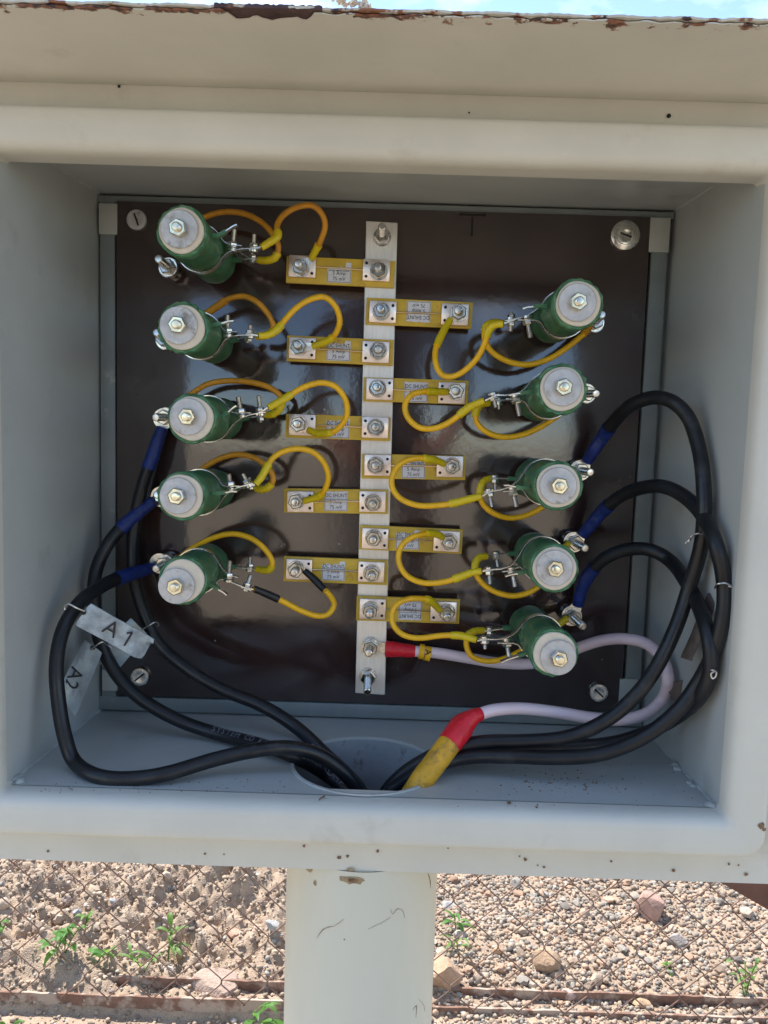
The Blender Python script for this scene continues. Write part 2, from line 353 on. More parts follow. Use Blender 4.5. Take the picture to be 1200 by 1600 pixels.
def stone(px, py, rpx, col, label, seed, flat=.75):
    p = onz(px, py + rpx * .6, GZ + .01); dist = (p - Vector(CAM)).length; r = rpx / FPX * dist
    root_z = float(gh(p.x, p.y)); g_ = np.random.default_rng(seed)
    bm = bmesh.new(); bmesh.ops.create_icosphere(bm, subdivisions=3, radius=1)
    pl = [Vector(g_.normal(0, 1, 3)).normalized() for _ in range(12)]
    for v in bm.verts:
        c = v.co.copy()
        for n_ in pl:
            d_ = c.dot(n_) - .60
            if d_ > 0: c -= n_ * d_ * .97
        c *= 1 + .03 * math.sin(9 * c.x + seed) * math.cos(8 * c.y)
        v.co = Vector((c.x * r, c.y * r * .85, c.z * r * flat))
    me = bpy.data.meshes.new('stone'); bm.to_mesh(me); bm.free(); me.shade_smooth(); me.set_sharp_from_angle(angle=R(20))
    o = bpy.data.objects.new('stone', me); COL.objects.link(o); o.location = (p.x, p.y, root_z + r * flat * .55)
    me.materials.append(mat('stone_%d' % seed, col, .9, var=.2, vscale=70, bump=.9, bscale=260, bdist=.002, spots=[(tuple(a * .6 for a in col), 60, .6, .1)]))
    return tag(o, label, 'stone')
stone(1015, 1407, 29, (.42, .26, .20), 'large pinkish angular stone lying on the gravel under the right side of the box', 1, .9)
stone(1058, 1463, 17, (.30, .26, .23), 'grey brown stone just below and right of the large pink stone', 2)
stone(1168, 1422, 13, (.40, .32, .25), 'small tan stone on the gravel near the rusty brace', 3)
stone(692, 1522, 28, (.42, .27, .17), 'orange tan stone half hidden by the right edge of the post', 4, 1.0)
stone(850, 1494, 24, (.36, .24, .15), 'brown orange stone in the middle of the gravel right of the post', 5)
stone(886, 1541, 13, (.42, .30, .25), 'small pink stone just above the channel right of the post', 6)
stone(776, 1483, 10, (.46, .28, .16), 'small orange pebble left of the brown orange stone', 7)
stone(1003, 1551, 16, (.44, .30, .18), 'flat orange stone lying against the rusted channel', 8, .5)
stone(336, 1510, 34, (.42, .30, .23), 'big smooth clay block resting behind the left part of the channel', 9, .6)
stone(370, 1436, 15, (.40, .24, .17), 'reddish flat stone on the soil left of the post', 10, .5)
stone(425, 1466, 12, (.38, .36, .33), 'pale grey stone close to the left edge of the post', 11)
stone(179, 1421, 9, (.34, .33, .33), 'grey pebble on the sandy soil', 12)
stone(122, 1435, 7, (.32, .31, .31), 'tiny grey pebble on the left sandy soil', 13)
stone(700, 1400, 12, (.33, .32, .31), 'flat grey stone right of the post at the far edge of the gravel', 14, .5)

# ================================================================== BOX
XL0, XL1 = -.2146, -.2262      # inner left wall at back and at front
XR0, XR1 = .219, .2255
ZF0, ZF1 = -.2045, -.2052
ZC = .1968
YB, YF = .012, -.140           # back plate and front plane of the body
OX0, OX1, OZ0, OZ1 = -.272, .272, -.254, .2245   # outer body
LIP = .1812
box = thing('junction_box', (0, .02, OZ0), 'beige grey painted steel junction box, open at the front and full of wiring', 'electrical box')
# outer shell: sides, top, bottom, back
mb = MB()
mb.box(((OX0 + .0015), -.055, (OZ0 + OZ1) / 2), (.003, .165, OZ1 - OZ0)); mb.build('side_panel', m_paint, box); mb = MB()
mb.box(((OX1 - .0015), -.055, (OZ0 + OZ1) / 2), (.003, .165, OZ1 - OZ0))
mb.build('side_panel', m_paint, box)
mb = MB(); o_ = Vector((0, -.088)); rh = .0512; n = 48
def plate_with_hole(mb, x0, x1, y0, y1, z, cx, cy, r, zt=0):
    ring, outr = [], []
    cs = [math.atan2(b - cy, a - cx) for a in (x0, x1) for b in (y0, y1)]
    th = sorted([2 * PI * k / n - PI for k in range(n)] + cs)
    for t_ in th:
        c_, s_ = math.cos(t_), math.sin(t_); ring.append((cx + r * c_, cy + r * s_, z))
        kk = min([(x1 - cx) / c_ if c_ > 1e-9 else 1e9, (x0 - cx) / c_ if c_ < -1e-9 else 1e9, (y1 - cy) / s_ if s_ > 1e-9 else 1e9, (y0 - cy) / s_ if s_ < -1e-9 else 1e9])
        outr.append((cx + kk * c_, cy + kk * s_, z + zt))
    N_ = len(th); mb.add(ring + outr, [(i, (i + 1) % N_, N_ + (i + 1) % N_, N_ + i) for i in range(N_)])
plate_with_hole(mb, OX0 + .003, OX1 - .003, -.1375, .0275, OZ0, 0, -.088, .0532)
mb.add([(OX0 + .003, -.1375, OZ1), (OX1 - .003, -.1375, OZ1), (OX1 - .003, .0275, OZ1), (OX0 + .003, .0275, OZ1)], [(0, 1, 2, 3)])
mb.box((0, .026, (OZ0 + OZ1) / 2), (OX1 - OX0 - .006, .003, OZ1 - OZ0 - .001))
mb.build('outer_shell', m_paint, box, rec=False)
# inner walls
mb = MB()
# floor with hole
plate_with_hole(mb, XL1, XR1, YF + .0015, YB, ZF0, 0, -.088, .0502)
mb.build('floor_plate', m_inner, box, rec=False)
def grid_wall(mb, A, B, C_, D, nu=14, nv=20, amp=.0006, nrm=(1, 0, 0), seed=0):
    A, B, C_, D = map(Vector, (A, B, C_, D)); vs = []; g_ = random.Random(seed)
    for i in range(nu + 1):
        for j in range(nv + 1):
            u_, v_ = i / nu, j / nv; p = (A * (1 - u_) + B * u_) * (1 - v_) + (D * (1 - u_) + C_ * u_) * v_
            if 0 < i < nu and 0 < j < nv: p += Vector(nrm) * g_.uniform(-amp, amp) * .3
            vs.append(p)
    mb.add(vs, [(i * (nv + 1) + j, (i + 1) * (nv + 1) + j, (i + 1) * (nv + 1) + j + 1, i * (nv + 1) + j + 1) for i in range(nu) for j in range(nv)])
mb = MB()
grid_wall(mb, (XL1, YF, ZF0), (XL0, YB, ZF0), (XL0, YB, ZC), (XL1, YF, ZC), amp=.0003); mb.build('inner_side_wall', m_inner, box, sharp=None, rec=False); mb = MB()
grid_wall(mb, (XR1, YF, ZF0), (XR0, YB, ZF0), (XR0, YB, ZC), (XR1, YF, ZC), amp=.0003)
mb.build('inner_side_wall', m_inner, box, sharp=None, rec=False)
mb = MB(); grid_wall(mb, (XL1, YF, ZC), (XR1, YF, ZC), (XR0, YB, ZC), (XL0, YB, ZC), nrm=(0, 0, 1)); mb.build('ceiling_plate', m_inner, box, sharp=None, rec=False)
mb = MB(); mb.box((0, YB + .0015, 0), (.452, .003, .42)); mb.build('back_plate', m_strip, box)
# weld beads along the inner corners
def bead(mb, a, b_, r, seed):
    g_ = random.Random(seed); a, b_ = Vector(a), Vector(b_); n_ = 40
    mb.tube([a.lerp(b_, i / n_) for i in range(n_ + 1)], [r * g_.uniform(.35, 1.3) for _ in range(n_ + 1)], 6)
for q_ in (((XL0, YB, ZC), (XL1, YF + .005, ZC), .0011, 1), ((XR0, YB, ZC), (XR1, YF + .005, ZC), .0010, 2), ((XL0, YB, ZF0), (XL1, YF + .005, ZF0), .0013, 3), ((XR0, YB, ZF0), (XR1, YF + .005, ZF0), .0015, 4)):
    mb = MB(); bead(mb, *q_); mb.build('weld_bead', m_inner, box)
mb = MB()
for x_, y_, s_ in ((XR1 - .002, YF + .006, .004), (XR1 - .003, YF + .035, .0028), (XR0 + .002, -.075, .004), (XL1 + .003, YF + .01, .004), (XL0 - .004, -.06, .0028)):
    for k in range(3):
        mb.lathe([(.0001, -s_ * .5), (s_ * .8, -s_ * .2), (s_, .0), (s_ * .6, s_ * .35), (.0001, s_ * .45)], (x_ + random.uniform(-.003, .003), y_ + random.uniform(-.004, .004), ZF0 + s_ * .1), (0, 0, 1), 9, jit=lambda i, k_, r_, d_: (r_ * random.uniform(.7, 1.2), d_))
mb.build('weld_spatter', m_inner, box)['kind'] = 'stuff'
# mounting frame round the panel: folded strips standing on the back plate
mb = MB()
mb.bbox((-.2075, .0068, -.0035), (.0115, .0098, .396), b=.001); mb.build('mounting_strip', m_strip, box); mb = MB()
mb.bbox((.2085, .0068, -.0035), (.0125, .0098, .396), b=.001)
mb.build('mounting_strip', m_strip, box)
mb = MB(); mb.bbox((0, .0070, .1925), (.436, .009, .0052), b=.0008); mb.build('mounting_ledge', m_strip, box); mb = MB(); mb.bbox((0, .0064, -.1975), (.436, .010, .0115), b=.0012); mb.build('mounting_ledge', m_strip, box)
for i, (a, b_, c_, d_) in enumerate(((155, 318, 184, 367), (1016, 340, 1044, 395), (160, 1046, 184, 1079), (968, 1060, 994, 1100))):
    p0, p1 = at(a, b_, -.001), at(c_, d_, -.001)
    m_ = MB(); m_.bbox(((p0.x + p1.x) / 2, .0016, (p0.z + p1.z) / 2), (abs(p1.x - p0.x), .004, abs(p1.z - p0.z)), b=.0004); m_.build('mounting_tab', m_tab, box)
# front face plate (band round the rim)
def frame_plate(mb, x0, x1, z0, z1, X0, X1, Z0, Z1, y, th):
    A = [(X0, Z0), (X1, Z0), (X1, Z1), (X0, Z1)]; B = [(x0, z0), (x1, z0), (x1, z1), (x0, z1)]
    for yy, rev in ((y, 0), (y + th, 1)):
        mb.add([(p[0], yy, p[1]) for p in A] + [(p[0], yy, p[1]) for p in B], [(k, (k + 1) % 4, 4 + (k + 1) % 4, 4 + k) for k in range(4)])
    mb.add([(p[0], y, p[1]) for p in A] + [(p[0], y + th, p[1]) for p in A], [(k, (k + 1) % 4, 4 + (k + 1) % 4, 4 + k) for k in range(4)])
mb = MB(); frame_plate(mb, OX0 + .03, OX1 - .03, OZ0 + .03, OZ1 - .03, OX0, OX1, OZ0, OZ1, YF + .0005, .002); mb.build('front_flange', m_paint, box)
# rolled rim, swept round the opening
def rim_path(off, rad):
    x0, x1, z0, z1 = XL1 - off, XR1 + off, ZF1 - off, LIP + off; pts = []
    r_ = rad + off * .42
    for cx, cz, a0 in ((x1 - r_, z0 + r_, -90), (x1 - r_, z1 - r_, 0), (x0 + r_, z1 - r_, 90), (x0 + r_, z0 + r_, 180)):
        for k in range(9):
            a = R(a0 + k * 90 / 8); pts.append((cx + r_ * math.cos(a), cz + r_ * math.sin(a)))
    return pts
prof = [(.0, -.128), (.0, -.1420), (.0003, -.1458), (.0013, -.1492), (.0030, -.1517), (.0052, -.1532), (.0082, -.1538), (.0155, -.1543), (.0218, -.1545), (.0238, -.1540), (.0247, -.1525), (.0250, -.150), (.0250, -.1398)]
rings = [[(p[0], y_, p[1]) for p in rim_path(o__, .0035)] for o__, y_ in prof]
NN = len(rings[0]); mb = MB()
mb.add([v for r_ in rings for v in r_], [(i * NN + k, i * NN + (k + 1) % NN, (i + 1) * NN + (k + 1) % NN, (i + 1) * NN + k) for i in range(len(rings) - 1) for k in range(NN)])
mb.add([(XL1, -.128, LIP), (XR1, -.128, LIP), (XR1, -.128, ZC), (XL1, -.128, ZC)], [(0, 1, 2, 3)])
mb.build('rolled_rim', m_paint, box, sharp=None)
# rust bleeding at the lower right corner of the rim, small blisters in the lower flange
mb = MB(); gl = random.Random(3)
for px, py, r_ in ((1190, 1290, .0022), (1194, 1296, .0012), (475, 1322, .0009), (320, 1334, .0007), (350, 1335, .0005), (530, 1340, .0013), (543, 1338, .0009), (590, 1330, .001), (821, 1343, .0012), (850, 1355, .0008), (1052, 1360, .0012), (1139, 1350, .0008), (1154, 1352, .0006), (1166, 1366, .0012), (955, 1346, .0007), (75, 1330, .0008), (812, 1338, .0006), (700, 1325, .0006), (840, 1352, .0005)):
    y_ = -.1545 if py < 1300 else YF
    p = at(px, py, -y_)
    mb.lathe([(r_, -.0001), (r_ * .9, .0004), (.0001, .0005)], (p.x, y_, p.z), (0, -1, 0), 10, jit=lambda i, k_, a, d_: (a * gl.uniform(.6, 1.25), d_))
mb.build('rust_blister', m_stain, box)
# hood: rusted roof sheet with a painted lining plate under it, its front edge broken
zh = .2232
mb = MB(); NXH = 260; gq = random.Random(5)
def edge_y(x): return -.2362 + .0045 * math.sin(x * 3) - (x * .018)
bite0, bite1 = at(352, 40, .23).x, at(492, 40, .23).x
top, und = [], []
vs = []; ph = 0
for i in range(NXH + 1):
    x = -.276 + .552 * i / NXH
    ye = edge_y(x) + .0012 * math.sin(x * 310) * math.sin(x * 97) + gq.uniform(-.0005, .0005)
    if x > bite1: ye += max(0, math.sin(x * 61) * math.sin(x * 143 + 1)) * .0020 * gq.uniform(.3, 1)
    d_ = 0
    if bite0 < x < bite1:
        u_ = (x - bite0) / (bite1 - bite0)
        d_ = .0085 * (min(1, u_ * 9) if u_ < .5 else min(1, (1 - u_) * 14)) * (.55 + .45 * abs(math.sin(u_ * 7.5 + .4)))
        ye += d_ + gq.uniform(-.0006, .0006)
    vs += [(x, ye, zh), (x, YF + .0003, zh), (x, ye, zh + .0006)]
mb.add(vs, [(i * 3, i * 3 + 3, i * 3 + 4, i * 3 + 1) for i in range(NXH)] + [(i * 3, i * 3 + 2, i * 3 + 5, i * 3 + 3) for i in range(NXH)])
m_hood = m_paint.copy(); m_hood.name = 'hood_paint'; t = m_hood.node_tree; N_ = t.nodes; L_ = t.links
b = N_['Principled BSDF']; old = b.inputs['Base Color'].links[0].from_socket
g = N_.new('ShaderNodeNewGeometry'); sx_ = N_.new('ShaderNodeSeparateXYZ'); L_.new(g.outputs['Position'], sx_.inputs[0])
# rust eats in from the front edge of the sheet, deeper on the right half
def mth(op, a, b_, c_=None):
    n_ = N_.new('ShaderNodeMath'); n_.operation = op
    for k, v in enumerate((a, b_, c_)):
        if v is None: continue
        if isinstance(v, (int, float)): n_.inputs[k].default_value = v
        else: L_.new(v, n_.inputs[k])
    return n_.outputs[0]
wid = N_.new('ShaderNodeMapRange'); wid.inputs[1].default_value = -.03; wid.inputs[2].default_value = .05; wid.inputs[3].default_value = .0035; wid.inputs[4].default_value = .0075; L_.new(sx_.outputs[0], wid.inputs[0])
edge = mth('ADD', sx_.outputs[1], mth('ADD', mth('MULTIPLY', sx_.outputs[0], .018), .2362))      # distance from the edge
fall = mth('DIVIDE', edge, wid.outputs[0])
nz_ = N_.new('ShaderNodeTexNoise'); nz_.inputs['Scale'].default_value = 95; nz_.inputs['Detail'].default_value = 7; nz_.inputs['Roughness'].default_value = .68; L_.new(g.outputs['Position'], nz_.inputs['Vector'])
v_ = mth('SUBTRACT', nz_.outputs[0], mth('MULTIPLY', fall, .11))
rr_ = N_.new('ShaderNodeMapRange'); rr_.inputs[1].default_value = .46; rr_.inputs[2].default_value = .50; L_.new(v_, rr_.inputs[0])
n5 = N_.new('ShaderNodeTexNoise'); n5.inputs['Scale'].default_value = 260; L_.new(g.outputs['Position'], n5.inputs['Vector'])
cr = N_.new('ShaderNodeValToRGB'); cr.color_ramp.elements[0].position = .38; cr.color_ramp.elements[0].color = (.05, .03, .03, 1); cr.color_ramp.elements[1].position = .62; cr.color_ramp.elements[1].color = (.30, .12, .06, 1); L_.new(n5.outputs[0], cr.inputs[0])
mx = N_.new('ShaderNodeMix'); mx.data_type = 'RGBA'; L_.new(rr_.outputs[0], mx.inputs[0]); L_.new(old, mx.inputs[6]); L_.new(cr.outputs[0], mx.inputs[7]); L_.new(mx.outputs[2], b.inputs['Base Color'])
mb.build('hood_underside', m_hood, box, rec=False)
mb = MB(); vs = []
for i in range(NXH + 1):
    x = -.278 + .556 * i / NXH; ye = edge_y(x) - .0012 + gq.uniform(-.0004, .0004) + .0006 * math.sin(x * 210)
    zz = gq.uniform(-.0002, .0002)
    vs += [(x, ye, zh + .0012 + zz), (x, ye - .0002, zh + .0022 + zz), (x, .03, zh + .006), (x, .03, zh + .0012)]
mb.add(vs, [(i * 4 + a, i * 4 + b_, i * 4 + 4 + b_, i * 4 + 4 + a) for i in range(NXH) for a, b_ in ((0, 1), (1, 2), (2, 3), (3, 0))])
mb.build('roof_sheet', mat('roof_edge_paint', tuple(a * .9 for a in PAINT), .6, var=.15, vscale=60, bump=.5, bscale=300, spots=[((.25, .11, .06), 38, .54, .03), ((.06, .035, .035), 75, .60, .04)]), box)
mb = MB(); vs = []
for i in range(41):
    x = bite0 - .004 + (bite1 - bite0 + .008) * i / 40
    vs += [(x, edge_y(x) - .0016 + gq.uniform(-.0004, .0004), zh + .0009), (x, edge_y(x) + .018, zh + .0009), (x, edge_y(x) - .0014, zh + .0028 + gq.uniform(-.0003, .0004)), (x, edge_y(x) + .018, zh + .003)]
mb.add(vs, [(i * 4 + a, i * 4 + b_, i * 4 + 4 + b_, i * 4 + 4 + a) for i in range(40) for a, b_ in ((0, 1), (1, 3), (3, 2), (2, 0))])
mb.build('rusted_edge', mat('dark_rust', (.075, .045, .045), .85, var=.4, vscale=90, bump=.9, bscale=300, bdist=.001, spots=[((.24, .11, .06), 70, .58, .08)]), box)
# crumbs lying on the roof edge
mb = MB(); gq = random.Random(12)
for k in range(26):
    p = onz(gq.uniform(522, 578), 27, zh + .004)
    mb.lathe([(.0001, -.0012), (.0016, 0), (.0001, .0012)], (p.x, edge_y(p.x) + gq.uniform(0, .004), zh + .0042 + gq.uniform(0, .0025)), (gq.uniform(-1, 1), gq.uniform(-1, 1), 1), 6, jit=lambda i, k_, a, d_: (a * gq.uniform(.5, 1.3), d_))
mb.build('paint_crumb', [m_ceram], box)
# sealed seam over the rim: dark insect spot, dribble of paint
mb = MB()
p = at(963, 146, -YF + .0005)
mb.tube(smooth([p + Vector((0, -.001, 0)), p + Vector((.003, -.0012, .0005)), p + Vector((.005, -.001, .004)), p + Vector((.0075, -.0005, .006))], 4), [.0012, .0015, .0015, .0013, .0012, .001, .0009, .0008, .0007, .0007, .0006, .0005, .0004], 8)
mb.build('paint_dribble', m_tab, box)
mb = MB()
for px, py, r_ in ((186, 135, .0009), (733, 176, .0005), (1045, 181, .0013), (836, 127, .0004)):
    p = at(px, py, -YF); mb.lathe([(r_, 0), (r_, .0003), (.0001, .0004)], p, (0, -1, 0), 8)
mb.build('dark_speck', m_hole, box)
# dirt grains lying on the floor of the box
mb = MB(); gq = random.Random(21)
def grain(px, py, r_):
    p = onz(px, py, ZF0); mb.lathe([(r_ * .7, 0), (r_, r_ * .5), (.0001, r_ * .9)], p, (0, 0, 1), 6, jit=lambda i, k_, a, d_: (a * gq.uniform(.6, 1.3), d_))
for k in range(60): grain(gq.gauss(880, 45), gq.gauss(1222, 9), gq.uniform(.0003, .0009))
for k in range(70): grain(gq.uniform(60, 460), gq.uniform(1215, 1240), gq.uniform(.0002, .0006))
for k in range(50): grain(gq.uniform(690, 1100), gq.uniform(1195, 1262), gq.uniform(.0002, .0006))
grain(795, 1255, .0016); grain(838, 1262, .001); grain(840, 1258, .0008); grain(340, 1190, .0006)
g_o = mb.build('dirt_grain', m_stain, box); g_o['kind'] = 'stuff'
# little orange stain at the hole
mb = MB(); mb.ribbon(smooth([onz(498, 1250, ZF0 + .0004), onz(503, 1246, ZF0 + .0004), onz(508, 1244, ZF0 + .0004)], 3), (0, 1, 0), .002, .0003); mb.build('rust_streak', m_stain, box)

# ------------------------------------------------------------------ post
post = thing('support_post', (0, -.088, GZ - .05), 'thick cream painted steel pipe post carrying the box', 'post')
mb = MB(); rp_ = .0528
prof_ = [(rp_, z_) for z_ in np.linspace(OZ0 - .0006, GZ - .05, 30)] + [(rp_ - .004, GZ - .05)]
mb.lathe([(r_, z_) for r_, z_ in prof_], (0, -.088, 0), (0, 0, 1), 64, closed=False)
mb.f = mb.f[:-2]
mb.m = mb.m[:-2]
mb.build('pipe', m_post, post)
mb = MB(); mb.lathe([(.0492, z_) for z_ in np.linspace(GZ - .04, ZF0 - .0008, 12)], (0, -.088, 0), (0, 0, 1), 64); mb.f = mb.f[:-1]; mb.m = mb.m[:-1]
mb.build('pipe_bore', mat('bore_grey', (.30, .33, .35), .6, var=.2, vscale=20, spots=[((.10, .09, .08), 40, .6, .1)]), post)  # bore coloured darker and bluer than the outside of the pipe
mb = MB(); mb.lathe([(.0492, ZF0 - .001), (.0494, ZF0 + .0012), (.0514, ZF0 + .0012), (.0516, ZF0 + .0001)], (0, -.088, 0), (0, 0, 1), 56); mb.f = mb.f[:-2]; mb.m = mb.m[:-2]
mb.build('pipe_collar', m_inner, post)
# chips and scratches in the post's paint
def on_post(px, py, lift=.0002):
    d = Vector(MAT @ np.array([(px - 600) / FPX, 1, -(py - 800) / FPX])); c = Vector((0, -.088))
    o2 = Vector(CAM[:2]) - c; d2 = Vector(d[:2]); a = d2.dot(d2); b_ = 2 * o2.dot(d2); cc = o2.dot(o2) - (rp_ + lift) ** 2
    t_ = (-b_ - math.sqrt(max(0, b_ * b_ - 4 * a * cc))) / (2 * a); return Vector(CAM) + d * t_
mb = MB(); gq = random.Random(8)
def scratch(pts, wpx):
    P_ = [on_post(*p) for p in pts]; P_ = smooth(P_, 5)
    for i in range(len(P_)):
        P_[i] = P_[i] + Vector((0, 0, gq.uniform(-.0003, .0003)))
    r0 = wpx * .00015
    mb.tube(P_, [max(.0001, r0 * math.sin(PI * (i + .5) / (len(P_)))) for i in range(len(P_))], 5)
for p, w_ in (([(495, 1466), (503, 1454), (512, 1449), (522, 1447)], 2.2), ([(522, 1447), (530, 1442), (537, 1436)], .9), ([(575, 1452), (590, 1445), (600, 1440), (610, 1434)], .6),
              ([(610, 1420), (614, 1428), (622, 1420), (630, 1424), (632, 1434)], 1.2), ([(645, 1578), (651, 1572), (650, 1590)], 2), ([(655, 1562), (662, 1570), (664, 1580)], .6), ([(668, 1362), (672, 1374), (673, 1388)], 2.2)):
    scratch(p, w_)
mb.build('scratch', mat('scratch_brown', (.30, .215, .14), .8, var=.5, vscale=400, spots=[((.12, .07, .04), 110, .55, .08), (tuple(PAINT), 160, .58, .05)]), post)
mb = MB()
def patch(px, py, wx, hz, mi=0, e=.0002):
    c = on_post(px, py, e); nrm = Vector((c.x, c.y + .088, 0)).normalized(); tt = nrm.cross(Vector((0, 0, 1)))
    n_ = 14; vs = []
    for k in range(n_):
        a = 2 * PI * k / n_; q_ = gq.uniform(.75, 1.15); p = c + tt * wx * math.cos(a) * q_ + Vector((0, 0, 1)) * hz * math.sin(a) * q_
        rr = Vector((p.x, p.y + .088)).normalized() * (rp_ + e); vs.append((rr.x, rr.y - .088, p.z))
    mb.add(vs, [tuple(range(n_))], mi)
patch(550, 1375, .0080, .0030, 0); patch(482, 1358, .0036, .0020, 0); patch(492, 1380, .0014, .0022, 0); patch(552, 1376, .0032, .0018, 1, .0004); patch(548, 1359, .0028, .0010, 0); patch(538, 1468, .0005, .0006, 1)
mb.build('paint_chip', [mat('chip_ochre', (.33, .25, .15), .8, var=.3, vscale=300), m_stain], post)

# ================================================================== MOUNTING PANEL
TLp, TRp, BRp, BLp = at(184, 315, 0), at(1017, 338, 0), at(971, 1111, 0), at(181, 1087, 0)
px0, px1 = (TLp.x + BLp.x) / 2, (TRp.x + BRp.x) / 2; pz0, pz1 = (BLp.z + BRp.z) / 2, (TLp.z + TRp.z) / 2
panel = thing('mounting_panel', ((px0 + px1) / 2, .003, pz0), 'glossy dark brown insulating panel at the back of the box', 'panel')
mb = MB(); mb.bbox(((px0 + px1) / 2, .0030, (pz0 + pz1) / 2), (px1 - px0, .0058, pz1 - pz0), b=.0006); mb.build('board', m_panel, panel)
for i, (px, py, r_, a, sl) in enumerate(((213, 343, .0076, 70, 0), (978, 367, .0108, 20, 0), (218, 1058, .0075, -40, 1), (936, 1083, .0075, 42, 1))):
    c = at(px, py, .002); mb = MB(); rr = r_
    if i == 1: mb.lathe([(.0108, .0002), (.0108, .0012), (.0104, .0015), (.0060, .0016)], (c.x, 0, c.z), (0, -1, 0), 36); rr = .0072
    mb.lathe([(rr, .0002), (rr, .0014), (rr * .93, .0021), (rr * .6, .0024), (rr * .5, .0022)], (c.x, 0, c.z), (0, -1, 0), 32)
    so = mb.build('screw', m_steel if i else m_disc, panel)
    m_ = MB(); rt = Matrix.Rotation(R(a), 3, 'Y'); m_.box((c.x, -.0025, c.z), (rr * 1.25, .0004, rr * .16), rt); m_.build('slot', m_hole, so)
    m_ = MB(); m_.box(Vector((c.x, -.0026, c.z)) + rt @ Vector((0, 0, rr * .17)), (rr * 1.1, .0006, rr * .10), rt); m_.build('slot_edge', m_steel, so)
mb = MB(); c = at(738, 346, .0003); mb.box((c.x, -.00011, c.z + .005), (.020, .0001, .0014)); mb.box((c.x, -.00011, c.z - .0035), (.0014, .0001, .014)); mb.build('ink_mark', m_hole, panel)
# drilling swarf and specks on the panel
mb = MB(); gq = random.Random(31)
for px, py, r_ in ((507, 640, .0013), (440, 853, .0009), (445, 850, .0006), (336, 1001, .0006), (941, 1030, .0005), (530, 850, .0008), (735, 700, .0005), (985, 745, .0004), (536, 507, .0005)):
    p = at(px, py, 0); mb.lathe([(r_ * .7, 0), (r_ * .6, .0004), (.0001, .0006)], (p.x, 0.0001, p.z), (0, -1, 0), 7, jit=lambda i, k_, a, d_: (a * gq.uniform(.5, 1.6), d_))
mb.build('speck', m_disc, panel)

# ------------------------------------------------------------------ hardware primitives
def hexnut(mb, c, ax, af, h, mi=0, rot=0.0):
    ax = Vector(ax).normalized(); a = Vector((0, 0, 1)) if abs(ax.z) < .9 else Vector((1, 0, 0)); u = ax.cross(a).normalized(); w_ = ax.cross(u); R_ = af / math.sqrt(3)
    vs = []
    for r_, d_ in ((R_ * .9, 0), (R_, h * .14), (R_, h * .84), (R_ * .88, h), (R_ * .55, h * 1.0)):
        for k in range(6):
            an = rot + k * PI / 3; vs.append(Vector(c) + ax * d_ + (u * math.cos(an) + w_ * math.sin(an)) * r_)
    fs = [(i * 6 + k, i * 6 + (k + 1) % 6, i * 6 + 6 + (k + 1) % 6, i * 6 + 6 + k) for i in range(4) for k in range(6)] + [tuple(range(6))[::-1], tuple(24 + k for k in range(6))]
    mb.add(vs, fs, mi)
def rod(mb, a, b_, r, pitch=.001, mi=0, n=14):
    """threaded rod with a chamfered end at b"""
    a, b_ = Vector(a), Vector(b_); L_ = (b_ - a).length; pr = [(r * .9, 0)]; d = 0
    while d < L_ - pitch:
        pr += [(r, d + pitch * .25), (r, d + pitch * .4), (r * .87, d + pitch * .8)]; d += pitch
    pr += [(r * .9, L_ - .0003), (r * .72, L_), (r * .3, L_ + .0001)]
    mb.lathe(pr, a, b_ - a, n, mi)
def washer(mb, c, ax, r, t_, ri=.003, mi=0):
    mb.lathe([(ri, 0), (r * .97, 0), (r, t_ * .25), (r, t_ * .75), (r * .97, t_), (ri, t_)], c, ax, 26, mi)
YV = Vector((0, -1, 0))
def stud_set(parent, px, py, base_h, length, r=.003, tip=None, rot=0, nuts=1, wr=.0068, mat_=None):
    """washer, nut and threaded rod as three parts of the parent; tilt given by the pixel of the tip"""
    c = at(px, py, base_h); tp = at(tip[0], tip[1], base_h + length) if tip else c + YV * length
    ax = (tp - c).normalized()
    if ax.dot(YV) < .9: ax = (ax + YV * 1.2).normalized()
    m_ = mat_ or m_steel
    mb = MB(); washer(mb, c + YV * .0001, YV, wr, .0012); mb.build('washer', m_, parent)
    mb = MB(); washer(mb, c + YV * .0013, YV, wr * .78, .0012); mb.build('spring_washer', m_, parent)
    mb = MB(); hexnut(mb, c + YV * .0025, ax, .0102 * r / .003, .0045, rot=rot); mb.build('nut', m_, parent)
    mb = MB(); rod(mb, c + YV * .0002, c + ax * length, r); mb.build('threaded_rod', m_, parent, sharp=22)
    return c, ax

# ------------------------------------------------------------------ busbar
HB = .0065                                     # its face
c0 = at(588, 715, HB)
bus = thing('busbar', (c0.x, 0, at(578, 1084, HB).z), 'long vertical tinned metal busbar down the middle of the panel', 'busbar')
P4 = [at(572, 345, HB), at(621.5, 348, HB), at(601.5, 1086, HB), at(555, 1083, HB)]
mb = MB(); vs = [(p.x, -HB, p.z) for p in P4] + [(p.x, -HB + .003, p.z) for p in P4]
mb.add(vs, [(0, 1, 2, 3), (7, 6, 5, 4), (0, 4, 5, 1), (1, 5, 6, 2), (2, 6, 7, 3), (3, 7, 4, 0)])
bo = mb.build('bar', m_bar, bus)
bv = bo.modifiers.new('bevel', 'BEVEL'); bv.width = .0005; bv.segments = 2
for i, (b0, tp, ln) in enumerate((((597, 371), (597, 353), .020), ((575, 1056), (574, 1082), .026))):
    stud_set(bus, b0[0], b0[1], HB, ln, tip=tp, rot=.2 + i)
for px, py in ((586, 380), (576, 1040)):
    c = at(px, py, .003); mb = MB(); mb.lathe([(.006, .0001), (.006, .0032)], (c.x, 0, c.z), YV, 20); mb.build('spacer', m_disc, bus)

